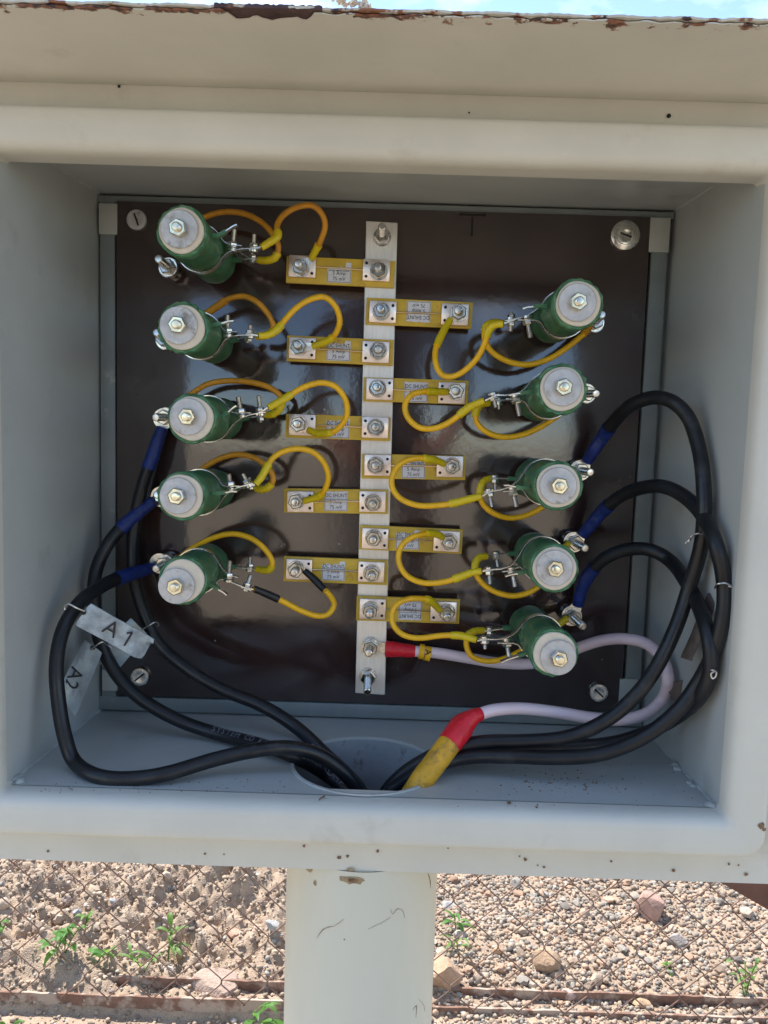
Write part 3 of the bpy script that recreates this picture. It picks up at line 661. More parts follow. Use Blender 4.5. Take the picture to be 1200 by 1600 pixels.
# ------------------------------------------------------------------ shunts
HS = .0100                                     # top face of a shunt board
def quad_frame(c4, h):
    P_ = [at(*c, h) for c in c4]; c = sum(P_, Vector()) / 4
    rt = ((P_[1] - P_[0]) + (P_[2] - P_[3])).normalized(); wd = ((P_[1] - P_[0]).length + (P_[2] - P_[3]).length) / 2; ht = ((P_[3] - P_[0]).length + (P_[2] - P_[1]).length) / 2
    up = Vector((-rt.z, 0, rt.x)); return c, rt, up, wd, ht
def put_label(parent, c, rt, up, w_, h_, flip, state, seed):
    """printed paper label, upper edge torn; state tells how much of the first line is left"""
    g_ = random.Random(seed); s_ = -1 if flip else 1
    r_, u_ = rt * s_, up * s_
    top = {'torn': .10, 'half': .30, 'full': .5}[state]
    mb = MB(); n_ = 14; vs = []
    for k in range(n_ + 1):
        x = (k / n_ - .5) * w_
        y = h_ * (top + (.5 - top) * (1 if k > n_ * .72 else g_.uniform(0, .5))) if state != 'full' else h_ * .5
        y += g_.uniform(-.0003, .0003)
        vs += [c + r_ * x + u_ * y + YV * .0003, c + r_ * x - u_ * h_ * .5 + YV * .0003]
    mb.add(vs, [(i * 2, i * 2 + 2, i * 2 + 3, i * 2 + 1) for i in range(n_)])
    lo = mb.build('paper_label', m_paper, parent, rec=False)
    mb = MB(); o2 = c + YV * .00045; z3 = h_ / 3.2
    if state != 'torn': put_text(mb, 'DC SHUNT', o2 + u_ * z3 * (.75 if state == 'half' else .9), r_, u_, z3 * .88, sx=.80)
    else: put_text(mb, 'DC SHUNT', o2 + u_ * z3 * .25, r_, u_, z3 * .30, sx=2.2)
    put_text(mb, '5 Amp', o2 - u_ * z3 * .12, r_, u_, z3 * .82, sx=.95); put_text(mb, '75 mV', o2 - u_ * z3 * .98, r_, u_, z3 * .82, sx=.95)
    for a, b_, c_, d_ in ((-.47, -.46, .47, -.46), (-.47, -.46, -.47, top - .06), (.47, -.46, .47, top - .06), (-.47, .10, .47, .10)):
        p, q_ = o2 + r_ * a * w_ + u_ * b_ * h_, o2 + r_ * c_ * w_ + u_ * d_ * h_; dd = (q_ - p).normalized(); nn = Vector((-dd.z, 0, dd.x)) * .00013
        mb.add([p - nn, q_ - nn, q_ + nn, p + nn], [(0, 1, 2, 3)])
    mb.build('label_print', m_ink, lo, rec=False)
# (corners TL TR BR BL, left stud base/tip, right stud base/tip, left block centre, right block centre, label centre, flipped, state, label)
SH = [
 ([(447.8, 400.2), (617.5, 407.3), (615.5, 450.3), (446.9, 441.3)], (470, 419), (465, 411), (592, 424), (590, 416), (472, 416), (588, 422), (530, 426), 0, 'torn', 'topmost left shunt, yellow board beside the bare top end of the busbar'),
 ([(448.3, 524), (615.5, 531), (613.5, 571.6), (447.8, 564.2)], (467, 543), (464, 538), (591, 548), (591, 545), (472, 544), (587, 550), (529, 548), 0, 'half', 'second shunt down on the left of the busbar, yellow board'),
 ([(447, 646.6), (610.4, 651.7), (609, 689.6), (446, 683.4)], (467, 663), (463, 662), (587, 668), (586, 667), (472, 664), (586, 668), (528, 669), 0, 'half', 'middle shunt on the left, its label crossed by a yellow wire'),
 ([(444.6, 762.7), (607, 765.5), (605.5, 803), (443, 801)], (463, 783), (460, 785), (583, 785), (582, 789), (469, 784), (582, 784), (525, 783), 0, 'full', 'fourth shunt down on the left, its paper label easy to read'),
 ([(443.5, 868.7), (606, 876), (604.7, 914), (442.7, 908.4)], (463, 889), (459, 895), (581, 895), (581, 902), (467, 890), (580, 894), (521, 892), 0, 'half', 'lowest shunt on the left, connected with a black sleeved wire end'),
 ([(573, 465.3), (739.3, 472.1), (736.5, 514.6), (571, 505.6)], (596, 487), (594, 481), (717, 489), (716, 484), (598, 487), (711, 491), (654, 487), 1, 'full', 'topmost right shunt, its label printed upside down and fully uncovered'),
 ([(569.3, 590), (732.5, 594), (731, 633), (567, 626)], (590, 607), (588, 604), (713, 612), (711, 610), (593, 608), (706, 614), (650, 613), 0, 'full', 'second shunt down on the right, its wire leaving to the left over the label'),
 ([(566.5, 709.7), (728, 711.7), (726.8, 750.8), (564.5, 747)], (587, 727), (586, 728), (707, 728), (706, 730), (590, 727), (703, 729), (646, 732), 0, 'half', 'middle shunt on the right of the busbar, yellow board'),
 ([(563, 820.8), (723, 827), (721.7, 866), (560.8, 858)], (584, 840), (582, 845), (702, 846), (702, 851), (586, 842), (698, 846), (637, 843), 0, 'half', 'fourth shunt down on the right, a stained corner on its yellow board'),
 ([(557.4, 931.3), (718.9, 936.7), (717.5, 975), (556, 969.3)], (579, 952), (577, 962), (698, 956), (699, 966), (582, 952), (693, 956), (641, 954), 1, 'full', 'lowest shunt on the right, just above the ring lug of the pink cable'),
]
for i, (c4, lb, lt, rb, rt_, lc, rc, lab, flip, st, label) in enumerate(SH):
    c, rt, up, wd, ht = quad_frame(c4, HS); rot = Matrix((rt, Vector((0, 1, 0)), up)).transposed()
    sh = thing('current_shunt', Vector((c.x, -HB, c.z)), label, 'shunt', 'yellow current shunts along the busbar')
    mb = MB(); mb.bbox((c.x, -HS + .00165, c.z), (wd, .0033, ht), rot, b=.0003); mb.build('board', m_board, sh)
    outer_left = i < 5
    for j, (bc, sb, stp) in enumerate(((lc, lb, lt), (rc, rb, rt_))):
        c2 = at(*bc, HS + .0035)
        blk = MB(); blk.bbox((c2.x, -HS - .00175, c2.z), (.0200, .0033, .0158), rot, b=.0005); bo = blk.build('terminal_block', m_alu, sh)
        inner = 1 if j == 0 else -1                # holes on the side facing the middle of the shunt
        hb = MB()
        for s_ in (-1, 1):
            hp = c2 + rt * inner * .0074 + up * s_ * .0048
            hb.lathe([(.0011, .0), (.0011, .0003)], (hp.x, -HS - .0035, hp.z), YV, 12)
        hb.build('hole', m_hole, bo)
        stud_set(sh, sb[0], sb[1], HS + .0035, .0125 if (j == 0) != outer_left else .0155, tip=stp, rot=random.uniform(0, 1), wr=.0066)
    a, b_ = at(lc[0] + 20, lc[1] + .5, HS + .003), at(rc[0] - 20, rc[1] - .5, HS + .003)
    a = Vector((a.x, -HS - .0024, a.z)); b_ = Vector((b_.x, -HS - .0024, b_.z))
    mb = MB(); mb.tube([a, a.lerp(b_, .5) + Vector((0, 0, .0003)), b_], .00055, 8); mb.build('resistance_wire', m_rwire, sh)
    lc_ = at(*lab, HS); put_label(sh, Vector((lc_.x, -HS, lc_.z)), rt, up, .0178, .0150, flip, st, i)

# ------------------------------------------------------------------ resistors
HF = .108
def cap_bolt(mb_parent, p, dirz, head_up, L_=.012, r=.0016, name='bolt', up=None, m_=None):
    """small bolt through strap p along the z direction; thread points along dirz"""
    z = Vector(up) if up is not None else Vector((0, 0, 1)); z = z * dirz
    b = MB()
    b.lathe([(r * 1.1, -.0009 - .0016), (r * 1.9, -.0009 - .0012), (r * 1.95, -.0009)], p, z, 16)        # round head on the other side
    washer(b, p - z * .0008, z, r * 2.1, .0006, r)
    washer(b, p + z * .0004, z, r * 2.1, .0006, r)
    hexnut(b, p + z * .001, z, r * 3.3, r * 1.7, rot=random.uniform(0, 1))
    rod(b, p, p + z * L_, r, .0007, n=10)
    b.build(name, m_ or m_steel, mb_parent)
# front centre, rear centre, disc centre px, side (+1 body's terminals to the right), b1, b1tip, b2, b2tip, front tab (root,tip), rear bolt, rear bolt tip, label
RS = [
 ((284, 361), (338, 412), (279, 357), 1, (363, 388), (366, 358), (396, 389), (397, 366), ((343, 368), (371, 352)), (395, 406), (394, 398), 'topmost left green resistor, nearest the upper left corner of the panel'),
 ((286, 512), (335, 536), (278, 508), 1, (356, 522), (355, 492), (391, 524), (391, 508), ((335, 508), (366, 502)), (389, 526), (388, 530), 'second green resistor down on the left, its strap bent straight to the right'),
 ((300, 654), (349, 655), (293, 651), 1, (377, 648), (372, 620), (407, 645), (404, 618), ((350, 650), (370, 634)), (407, 650), (407, 653), 'middle left green resistor, with a crescent gap under its steel disc'),
 ((284, 775), (337, 764), (277, 775), 1, (360, 762), (357, 740), (388, 757), (379, 740), ((342, 770), (371, 768)), (392, 760), (389, 746), 'fourth green resistor down on the left, level with the blue sleeve on its left'),
 ((286, 907), (328, 880), (275, 916), 1, (357, 904), (359, 876), (385, 918), (392, 898), ((334, 915), (355, 929)), (390, 888), (391, 870), 'lowest left green resistor, its steel disc pushed off centre to the lower left'),
 ((903, 475), (860, 505), (903, 472), -1, (824, 498), (829, 528), (798, 501), (798, 518), ((842, 478), (816, 483)), (799, 499), (799, 497), 'topmost right green resistor, its steel disc stained brown at the bottom'),
 ((878, 608), (839, 627), (880, 605), -1, (806, 621), (812, 650), (771, 618), (775, 637), ((823, 613), (795, 618)), (779, 626), (780, 640), 'second green resistor down on the right, with scalloped enamel round its disc'),
 ((872, 759), (834, 748), (873, 759), -1, (801, 765), (807, 792), (764, 768), (769, 792), ((816, 762), (787, 758)), (773, 747), (774, 766), 'middle right green resistor, pale ring all around its centred disc'),
 ((866, 888), (833, 862), (867, 888), -1, (800, 890), (805, 917), (764, 890), (766, 913), ((820, 893), (789, 900)), (775, 866), (778, 886), 'fourth green resistor down on the right, disc perfectly centred'),
 ((866, 1020), (825, 975), (873, 1028), -1, (792, 1001), (796, 1030), (757, 998), (758, 1014), ((826, 1018), (782, 1034)), (765, 984), (765, 994), 'lowest right green resistor, leaning downward in front of the pink cable'),
]
for i, (fc, rc, dc, sd_, b1, b1t, b2, b2t, (t0, t1), rb, rbt, label) in enumerate(RS):
    F_, B_ = at(*fc, HF), at(*rc, .006); ax = (F_ - B_).normalized(); LL = (F_ - B_).length
    rr = thing('green_resistor', B_, label, 'resistor', 'green enamelled tube resistors')
    g_ = random.Random(50 + i); ph = [g_.uniform(0, 6.28) for _ in range(6)]
    nwind = 26; pr = [(.008, .0), (.0135, .0004), (.0150, .0025), (.0156, .006)]
    for k in range(nwind * 2 + 1):
        d = .010 + (LL - .022) * k / (nwind * 2); pr.append((.0151 + (.00036 if k % 2 else -.0002), d))
    pr += [(.0156, LL - .009), (.0160, LL - .005), (.0160, LL - .0015), (.0153, LL + .0002), (.0144, LL + .0004), (.0136, LL - .0005)]
    NP = len(pr)
    def jit(ii, k_, r_, d_, ph=ph, NP=NP, LL=LL, g_=g_):
        a = 2 * PI * k_; e = max(0, (d_ - LL * .82) / (LL * .18))
        r2 = r_ + .00022 * math.sin(3 * a + ph[0] + d_ * 40) + .00014 * math.sin(7 * a + ph[1] - d_ * 90) + e * (.00040 * abs(math.sin(7.5 * a + ph[2])) + .0002 * math.sin(17 * a + ph[3])) * (2.2 if i in (1, 6) else 1)
        if ii >= NP - 2: r2 = r_ + .0007 * math.sin(5 * a + ph[3]) + .0004 * math.sin(11 * a + ph[4])
        return r2, d_ + (e * .0006 * math.sin(6 * a + ph[5]) if ii < NP - 2 else 0)
    mb = MB(); mb.lathe(pr, B_, ax, 56, jit=jit); mb.build('enamel_body', m_green, rr, sharp=55)
    mb = MB(); mb.lathe([(.0040, LL - .004), (.0140, LL - .003), (.0141, LL + .0010), (.0136, LL + .0016), (.0040, LL + .0016)], B_, ax, 44, jit=lambda ii, k_, r_, d_, ph=ph: (r_ + (.0002 * math.sin(4 * 2 * PI * k_ + ph[1]) if r_ > .01 else 0), d_)); mb.build('ceramic_tube', m_ceram, rr)
    D_ = at(*dc, HF + .004); D_ = D_ + ax * ((F_ + ax * .0018 - D_).dot(ax))
    tl = Vector((g_.uniform(-.04, .04), -1, g_.uniform(-.04, .04))).normalized(); axd = (ax * .6 + tl * .4).normalized()
    mb = MB(); washer(mb, D_, axd, .0119, .0014, .002); mb.build('end_disc', m_disc, rr)
    mb = MB(); hexnut(mb, D_ + axd * .0017, axd, .0100, .0045, rot=g_.uniform(0, 1)); mb.build('nut', m_brass, rr)
    mb = MB(); rod(mb, B_ + ax * .01, D_ + axd * .0095, .0029); mb.build('threaded_rod', m_brass, rr, sharp=22)
    # clamp band with its two ears drawn together by a bolt
    hb = .056; C_ = B_ + ax * (hb / -ax.y * 1.0 - .006); rb_ = .0163
    B1, B2 = at(*b1, hb), at(*b2, hb)
    u_ = Vector((sd_, 0, 0)); u_ = (u_ - ax * u_.dot(ax)).normalized(); v_ = ax.cross(u_).normalized()
    if v_.z < 0: v_ = -v_
    sp = .0014; path = []
    a0 = math.asin(.0040 / rb_)
    upstart = B1 + Vector((0, 0, sp))
    path = [B1 + Vector((sd_ * .007, 0, sp)), upstart, upstart.lerp(C_ + u_ * rb_ * 1.12 + v_ * .004, .6)]
    for k in range(41):
        a = .30 + (2 * PI - .60) * k / 40
        path.append(C_ + (u_ * math.cos(a) + v_ * math.sin(a)) * rb_)
    low = B1 - Vector((0, 0, sp)); path += [low.lerp(C_ + u_ * rb_ * 1.12 - v_ * .004, .6), low, low.lerp(B2, .5), B2, B2 + (B2 - B1).normalized() * .004]
    if i in (5, 6, 7, 8, 9): path = [B1 + Vector((sd_ * .007, 0, -sp)), B1 - Vector((0, 0, sp))] + [B1 - Vector((0, 0, sp)).lerp(Vector((0, 0, 0)), 0)][:0] + [(B1 - Vector((0, 0, sp))).lerp(C_ + u_ * rb_ * 1.12 - v_ * .004, .6)] + [C_ + (u_ * math.cos(a) - v_ * math.sin(a)) * rb_ for a in [.30 + (2 * PI - .60) * k / 40 for k in range(41)]] + [(B1 + Vector((0, 0, sp))).lerp(C_ + u_ * rb_ * 1.12 + v_ * .004, .6), B1 + Vector((0, 0, sp)), (B1 + Vector((0, 0, sp))).lerp(B2, .5), B2, B2 + (B2 - B1).normalized() * .004]
    mb = MB(); mb.ribbon(relax(path, 1), ax, .0062, .0006); mb.build('clamp_band', m_steel, rr)
    dz = 1 if i < 5 else -1
    t1_ = at(*b1t, hb); cap_bolt(rr, B1, 1, 0, (t1_ - B1).length, .0019, 'clamp_bolt', up=(t1_ - B1).normalized())
    t2_ = at(*b2t, hb); cap_bolt(rr, B2, 1, 0, (t2_ - B2).length, .0016, 'terminal_bolt', up=(t2_ - B2).normalized())
    # enamelled tab at the front end, tip bare
    T0, T1 = at(*t0, .088), at(*t1, .088); mid = T0.lerp(T1, .38)
    mb = MB(); mb.ribbon([T0.lerp(F_ - ax * .02, .22), T0, mid], Vector((0, 1, 0)), .0052, .0024); mb.build('tab_root', m_green, rr)
    mb = MB(); mb.ribbon([mid, mid.lerp(T1, .6) + Vector((0, 0, .0004)), T1], Vector((0, 1, 0)), .0050, .0008); mb.build('front_tab', m_steel, rr)
    # rear tab with bolt
    hr = .022; RB = at(*rb, hr); E0 = B_ + ax * .014 + u_ * .014 + v_ * (.000)
    mb = MB(); mb.ribbon([E0, E0.lerp(RB, .45)], ax, .0060, .0030); mb.build('tab_root', m_green, rr)
    mb = MB(); mb.ribbon([E0.lerp(RB, .42), RB, RB + (RB - E0).normalized() * .004], ax, .0060, .0008); mb.build('rear_tab', m_steel, rr)
    rt2 = at(*rbt, hr); cap_bolt(rr, RB, 1, 0, max(.005, (rt2 - RB).length), .0015, 'terminal_bolt', up=(rt2 - RB).normalized())
# end of lettering on two resistor bodies
# ------------------------------------------------------------------ terminal studs at the outer sides
TS = [((263, 418), (247, 404), .026, 'terminal stud with nothing but washers, left of the topmost left resistor'), ((258, 531), (244, 519), .022, 'bare terminal stud peeping out left of the second left resistor'),
      ((259, 652), (243, 652), .024, 'terminal stud carrying a blue sleeved lug, left of the middle left resistor'), ((254, 774), (245, 773), .020, 'terminal stud behind the fourth left resistor, blue sleeve beside it'), ((258, 880), (243, 889), .024, 'terminal stud with a big washer at the lowest left resistor'),
      ((929, 504), (941, 491), .026, 'bare terminal stud right of the topmost right resistor'), ((916, 615), (932, 615), .026, 'bare terminal stud right of the second right resistor'), ((906, 735), (923, 738), .026, 'terminal stud with ring lug, right of the middle right resistor'),
      ((897, 847), (915, 857), .026, 'terminal stud with ring lug, right of the fourth right resistor'), ((894, 962), (911, 979), .028, 'terminal stud with ring lug, right of the lowest right resistor')]
for i, (b0, tp, ln, label) in enumerate(TS):
    p = at(*b0, 0); ts = thing('terminal_stud', (p.x, 0, p.z), label, 'terminal', 'terminal studs at the outer sides of the panel')
    c = at(*b0, .004)
    mb = MB(); washer(mb, c + Vector((0, .004, 0)), YV, .0076, .0040); mb.build('washer', m_steel, ts)
    stud_set(ts, b0[0], b0[1], .0075, ln, tip=tp, rot=.3 * i, wr=.0070)

# ------------------------------------------------------------------ wires
def mkpath(pts, hs, k=8, rad=.0026):
    P_ = []
    n_ = len(pts)
    for j, p in enumerate(pts):
        if len(p) == 3: h = p[2]
        else: h = None
        P_.append([p[0], p[1], h])
    if hs:
        xs = [j for j in range(n_)]
        for j in range(n_):
            if P_[j][2] is None:
                t_ = j / (n_ - 1) * (len(hs) - 1); a = int(min(t_, len(hs) - 2)); P_[j][2] = hs[a] + (hs[a + 1] - hs[a]) * (t_ - a)
    return relax(smooth([atc(x, y, h, rad) for x, y, h in P_], k), 2)
def ring_lug(parent, c, toward, r=.0062, L_=.010, m_=None, nrm=YV):
    """flat ring terminal round c with its barrel towards a point"""
    d = (toward - c); d = (d - nrm * d.dot(nrm)).normalized(); w_ = nrm.cross(d)
    mb = MB(); n_ = 20; vs = []
    for lift in (.0, .0011):
        for k in range(n_):
            a = R(38) + (2 * PI - 2 * R(38)) * k / (n_ - 1); vs.append(c + (d * math.cos(a) + w_ * math.sin(a)) * r + nrm * lift)
        vs += [c + d * L_ - w_ * r * .42 + nrm * lift, c + d * L_ + w_ * r * .42 + nrm * lift]
    m2 = n_ + 2
    mb.add(vs, [tuple(range(m2)), tuple(m2 + k for k in range(m2))[::-1]] + [(k, (k + 1) % m2, m2 + (k + 1) % m2, m2 + k) for k in range(m2)])
    return mb.build('ring_lug', m_ or m_steel, parent)
def sleeve_tube(mb, P_, r0, r1, n=12, lump=.06, seed=0):
    g_ = random.Random(seed); N_ = len(P_)
    mb.tube(P_, [(r0 + (r1 - r0) * j / (N_ - 1)) * (1 + g_.uniform(-lump, lump)) * (1 if 0 < j < N_ - 1 else .93) for j in range(N_)], n)
def wire(label, start, s1, body, s2, end, hs, group, m_w=None, r=.00215, name='jumper_wire', ms1=None, ms2=None, lug1='small', lug2='ring'):
    """start/end: pixel+height of the bolts; s1/s2: sleeve pixel paths; body: wire path"""
    full = mkpath((s1 or []) + body + (s2 or []), hs)
    n1 = (len(s1) - 1) * 8 + 4 if s1 else 0; n2 = (len(s2) - 1) * 8 + 4 if s2 else 0
    rt = thing(name, full[len(full) // 2], label, 'wire', group)
    mb = MB(); mb.tube(full, r, 12); mb.build('insulation', m_w or m_yel, rt, sharp=None)
    if s1:
        mb = MB(); sleeve_tube(mb, full[:n1 + 1], r * 1.15, r * 1.42, seed=len(label)); mb.build('sleeve', ms1 or m_slv, rt, sharp=60)
    if s2:
        mb = MB(); sleeve_tube(mb, full[-n2 - 1:], r * 1.42, r * 1.2, seed=len(label) + 1); mb.build('sleeve', ms2 or m_slv, rt, sharp=60)
    if lug1 and start:
        a = at(*start); mb = MB(); mb.ribbon([full[0], full[0].lerp(a, .6), a + (a - full[0]).normalized() * .003], YV, .0052, .0010); mb.build('lug', m_steel, rt)
    if lug2 and end:
        b_ = at(*end); ring_lug(rt, b_, full[-1], .0056, max(.006, (full[-1] - b_).length * .95))
    return rt
GJ = 'yellow jumper wires from resistor clamps to shunts'; GL = 'yellow loop wires from resistor ends to terminal studs'
HT = HS + .0042
hj = [.056, .052, .046, .040, .034, .026, .0165]
wire('yellow jumper at the top left, arching highest above the topmost left shunt', (397, 390, .056), [(408, 387), (422, 378), (434, 369)], [(433, 352), (443, 336), (463, 324), (487, 321), (503, 334), (508, 354), (501, 376)], [(495, 388), (486, 404)], (470, 417, HT), hj, GJ, m_yelo)
wire('yellow jumper looping to the second left shunt', (392, 523, .056), [(404, 525), (420, 523), (434, 514)], [(445, 500), (462, 482), (482, 469), (506, 464), (523, 477), (531, 500), (525, 520)], [(513, 532), (489, 541)], (467, 543, HT), hj, GJ)
wire('yellow jumper swinging past the label of the middle left shunt', (407, 645, .056), [(419, 637), (434, 629), (448, 621)], [(463, 611), (482, 602), (505, 598), (527, 606), (541, 628), (541, 652), (527, 671)], [(511, 677), (495, 677), (482, 672)], (467, 663, HT), hj, GJ)
wire('yellow jumper forming a wide arch over the fourth left shunt', (388, 758, .056), [(399, 757), (408, 746), (416, 732)], [(425, 717), (441, 706), (464, 701), (488, 706), (506, 723), (513, 746), (507, 766)], [(498, 776), (474, 783)], (463, 783, HT), hj, GJ)
wire('yellow jumper with black sleeves sagging below the lowest left shunt', (385, 918, .056), [(397, 920), (412, 926), (426, 932)], [(445, 941), (468, 953), (493, 962), (512, 960), (522, 945), (515, 930)], [(500, 914), (488, 902), (476, 892)], (463, 889, HT), [.056, .050, .044, .036, .028, .020, .0165], GJ, ms1=m_blks, ms2=m_blks)
wire('yellow jumper hanging in a narrow loop under the topmost right shunt', (798, 502, .056), [(787, 506), (772, 508), (763, 518)], [(758, 535), (748, 556), (732, 574), (712, 587), (693, 587), (682, 572), (680, 550)], [(686, 532), (695, 514), (704, 499)], (717, 489, HT), hj, GJ)
wire('yellow jumper looping below the second right shunt', (773, 619, .056), [(757, 626), (742, 632), (728, 640)], [(705, 658), (680, 669), (655, 668), (637, 652), (633, 632), (643, 617), (660, 612)], [(671, 612), (685, 612), (700, 612)], (713, 612, HT), hj, GJ)
wire('yellow jumper in a big open loop left of the middle right resistor', (764, 768, .056), [(753, 775), (733, 780), (714, 785)], [(690, 789), (655, 790), (627, 780), (613, 762), (614, 740), (628, 723), (650, 716)], [(669, 717), (683, 720), (694, 725)], (707, 728, HT), hj, GJ)
wire('yellow jumper in an open loop left of the fourth right resistor', (764, 890, .056), [(753, 892), (736, 895), (720, 901)], [(695, 909), (663, 911), (636, 900), (623, 878), (626, 855), (642, 840), (660, 835)], [(671, 833), (683, 835), (693, 840)], (702, 846, HT), hj, GJ)
wire('lowest right yellow jumper, looping just above the red taped lug', (757, 998, .056), [(745, 1000), (731, 996), (717, 993)], [(690, 993), (655, 997), (628, 991), (613, 972), (616, 949), (634, 937), (655, 935)], [(672, 938), (680, 946), (688, 954)], (698, 956, HT), hj, GJ)
hl = [.012, .016, .022, .028, .030, .028, .022]
wire('brownish loop wire rising behind the topmost left resistor', (395, 407, .022), None, [(300, 350), (325, 337), (352, 331), (382, 334), (408, 347), (426, 366), (435, 385)], [(430, 402), (416, 407), (403, 406)], None, hl, GL, m_yelo, lug2=None)
wire('brownish loop wire with a taped patch behind the second left resistor', None, [(318, 494), (330, 485), (346, 474)], [(360, 466), (382, 463), (403, 473), (419, 491), (427, 508)], [(423, 520), (412, 525), (402, 526)], None, hl, GL, m_yelo, ms1=m_yelo, lug2=None)
wire('loop wire running behind the middle left resistor', None, None, [(285, 628), (303, 613), (325, 600), (355, 595), (390, 597), (420, 605), (439, 620)], [(438, 637), (427, 647), (415, 648)], None, hl, GL, m_yelo, lug2=None)
wire('loop wire running behind the fourth left resistor', None, None, [(300, 745), (318, 731), (342, 717), (370, 710), (397, 715), (419, 731), (427, 748)], [(420, 761), (408, 765), (400, 763)], None, hl, GL, m_yelo, lug2=None)
wire('loop wire arching over the lowest left resistor', None, None, [(280, 872), (300, 857), (328, 842), (360, 834), (390, 840), (412, 856), (425, 876)], [(422, 889), (412, 891), (401, 889)], None, hl, GL, lug2=None)
hr_ = hl[::-1]
wire('loop wire sweeping under the topmost right resistor', None, [(786, 505), (772, 504), (760, 510)], [(757, 528), (767, 548), (790, 563), (820, 570), (850, 564), (878, 549), (905, 528)], [(915, 518), (922, 510)], None, hr_, GL, ms2=m_yelo, lug2=None)
wire('loop wire sweeping under the second right resistor', None, [(764, 630), (752, 632), (744, 642)], [(745, 660), (762, 676), (788, 683), (818, 679), (845, 667), (868, 652), (885, 638)], None, None, hr_, GL, lug2=None)
wire('loop wire sweeping under the middle right resistor', None, [(767, 747), (755, 753), (750, 768)], [(753, 785), (768, 800), (793, 809), (820, 806), (845, 794), (868, 776)], None, None, hr_, GL, lug2=None)
wire('loop wire under the fourth right resistor ending at its ring lug', None, [(761, 869), (748, 872), (742, 886)], [(748, 905), (768, 922), (798, 931), (826, 926), (848, 910), (866, 885)], [(874, 866), (883, 855), (890, 849)], None, hr_, GL, lug2=None)
wire('loop wire crossing the pink cable at the lowest right resistor', None, [(756, 985), (743, 986), (731, 993)], [(729, 1010), (738, 1026), (760, 1033), (785, 1030), (812, 1018), (840, 998)], [(858, 984), (873, 975), (887, 966)], None, hr_, GL, lug2=None)

def letters_on(parent, s_, P_, i0, step, r, size, side, m_, flip=False):
    """single characters printed along a cable"""
    mb = MB(); i = i0
    L_ = [0]
    for k in range(1, len(P_)): L_.append(L_[-1] + (P_[k] - P_[k - 1]).length)
    def pt(d):
        for k in range(1, len(L_)):
            if L_[k] >= d:
                f_ = (d - L_[k - 1]) / (L_[k] - L_[k - 1]); return P_[k - 1].lerp(P_[k], f_), (P_[k] - P_[k - 1]).normalized()
        return P_[-1], (P_[-1] - P_[-2]).normalized()
    d = i0
    for ch in s_:
        if ch != ' ':
            p, t_ = pt(d); nrm = (Vector(CAM) - p).normalized(); nrm = (nrm - t_ * nrm.dot(t_)).normalized(); nrm = (nrm + side).normalized(); nrm = (nrm - t_ * nrm.dot(t_)).normalized()
            right = t_ if not flip else -t_; up = nrm.cross(right)
            put_text(mb, ch, p + nrm * (r + .00015), right, up, size)
        d += step
    return mb.build('printed_lettering', m_, parent, rec=False)

# ------------------------------------------------------------------ black cables
def cable(label, lugc, blue, body, hs, lugm=m_steel, r=.0049, prints=None):
    full = mkpath(blue + body, hs, 8, r); nb = (len(blue) - 1) * 8 + 3
    o = thing('black_cable', full[len(full) // 2], label, 'cable', 'thick black cables')
    mb = MB(); mb.tube(full[nb - 3:], r, 18); ins = mb.build('insulation', m_blk, o, sharp=None)
    mb = MB(); g_ = random.Random(len(label)); n_ = nb + 1
    mb.tube(full[:n_], [(r * .88 + (r * .26) * (j / n_)) * (1 + g_.uniform(-.045, .045)) for j in range(n_)], 16); mb.build('blue_sleeve', m_blue, o, sharp=70)
    c = at(*lugc)
    ring_lug(o, c, full[0], .0078, (full[0] - c).length * 1.05, m_disc if lugm is None else lugm)
    if prints: letters_on(ins, prints[0], full, prints[1], .0045, r, .0060, Vector((0, 0, prints[2])), m_print)
    return o, full
HL = .0072
c1, cp1 = cable('black cable from the middle left resistor running straight down beside the panel edge', (256, 654, HL), [(254, 668), (246, 690), (236, 720)],
      [(224, 755), (213, 800), (207, 850), (209, 900), (222, 950), (246, 1003), (290, 1043), (345, 1076), (410, 1103), (465, 1138), (510, 1180), (545, 1213), (566, 1240), (575, 1275), (572, 1330)], [.010, .012, .014, .016, .020, .024, .030, .036, .05, .065, .085, .09])
c2, cp2 = cable('black cable with printed lettering, passing under the bright tag on the left', (252, 776, HL), [(240, 783), (220, 798), (197, 818)],
      [(172, 845), (152, 885), (146, 930), (152, 985), (168, 1030), (194, 1068), (232, 1100), (285, 1128), (345, 1148), (400, 1162), (455, 1180), (505, 1207), (540, 1236), (556, 1270), (558, 1330)], [.012, .020, .032, .040, .045, .05, .055, .065, .08, .09], prints=('SYSTEM CO KYNAR LORPOT CLAMP', .235, .9))
c3, cp3 = cable('black cable making the widest bend on the left, down the wall and across the floor', (250, 880, HL), [(238, 887), (218, 893), (194, 900)],
      [(160, 915), (124, 942), (98, 985), (88, 1040), (92, 1100), (101, 1150), (116, 1190), (150, 1212), (200, 1217), (260, 1209), (330, 1188), (395, 1173), (450, 1168), (500, 1180), (540, 1210), (562, 1240), (570, 1275), (566, 1330)], [.012, .035, .070, .100, .110, .118, .120, .118, .112, .10, .095, .092], prints=None)
c4, cp4 = cable('black cable from the middle right resistor, arching highest beside the right wall', (906, 735, HL), [(917, 721), (929, 702), (945, 678)],
      [(965, 652), (990, 631), (1023, 621), (1053, 629), (1077, 655), (1092, 700), (1099, 750), (1100, 810), (1094, 860), (1076, 920), (1058, 975), (1030, 1035), (995, 1085), (945, 1127), (885, 1152), (820, 1158), (750, 1160), (690, 1175), (640, 1202), (605, 1235), (590, 1275), (590, 1330)], [.010, .02, .05, .075, .09, .095, .10, .105, .105, .10, .095, .088, .085])
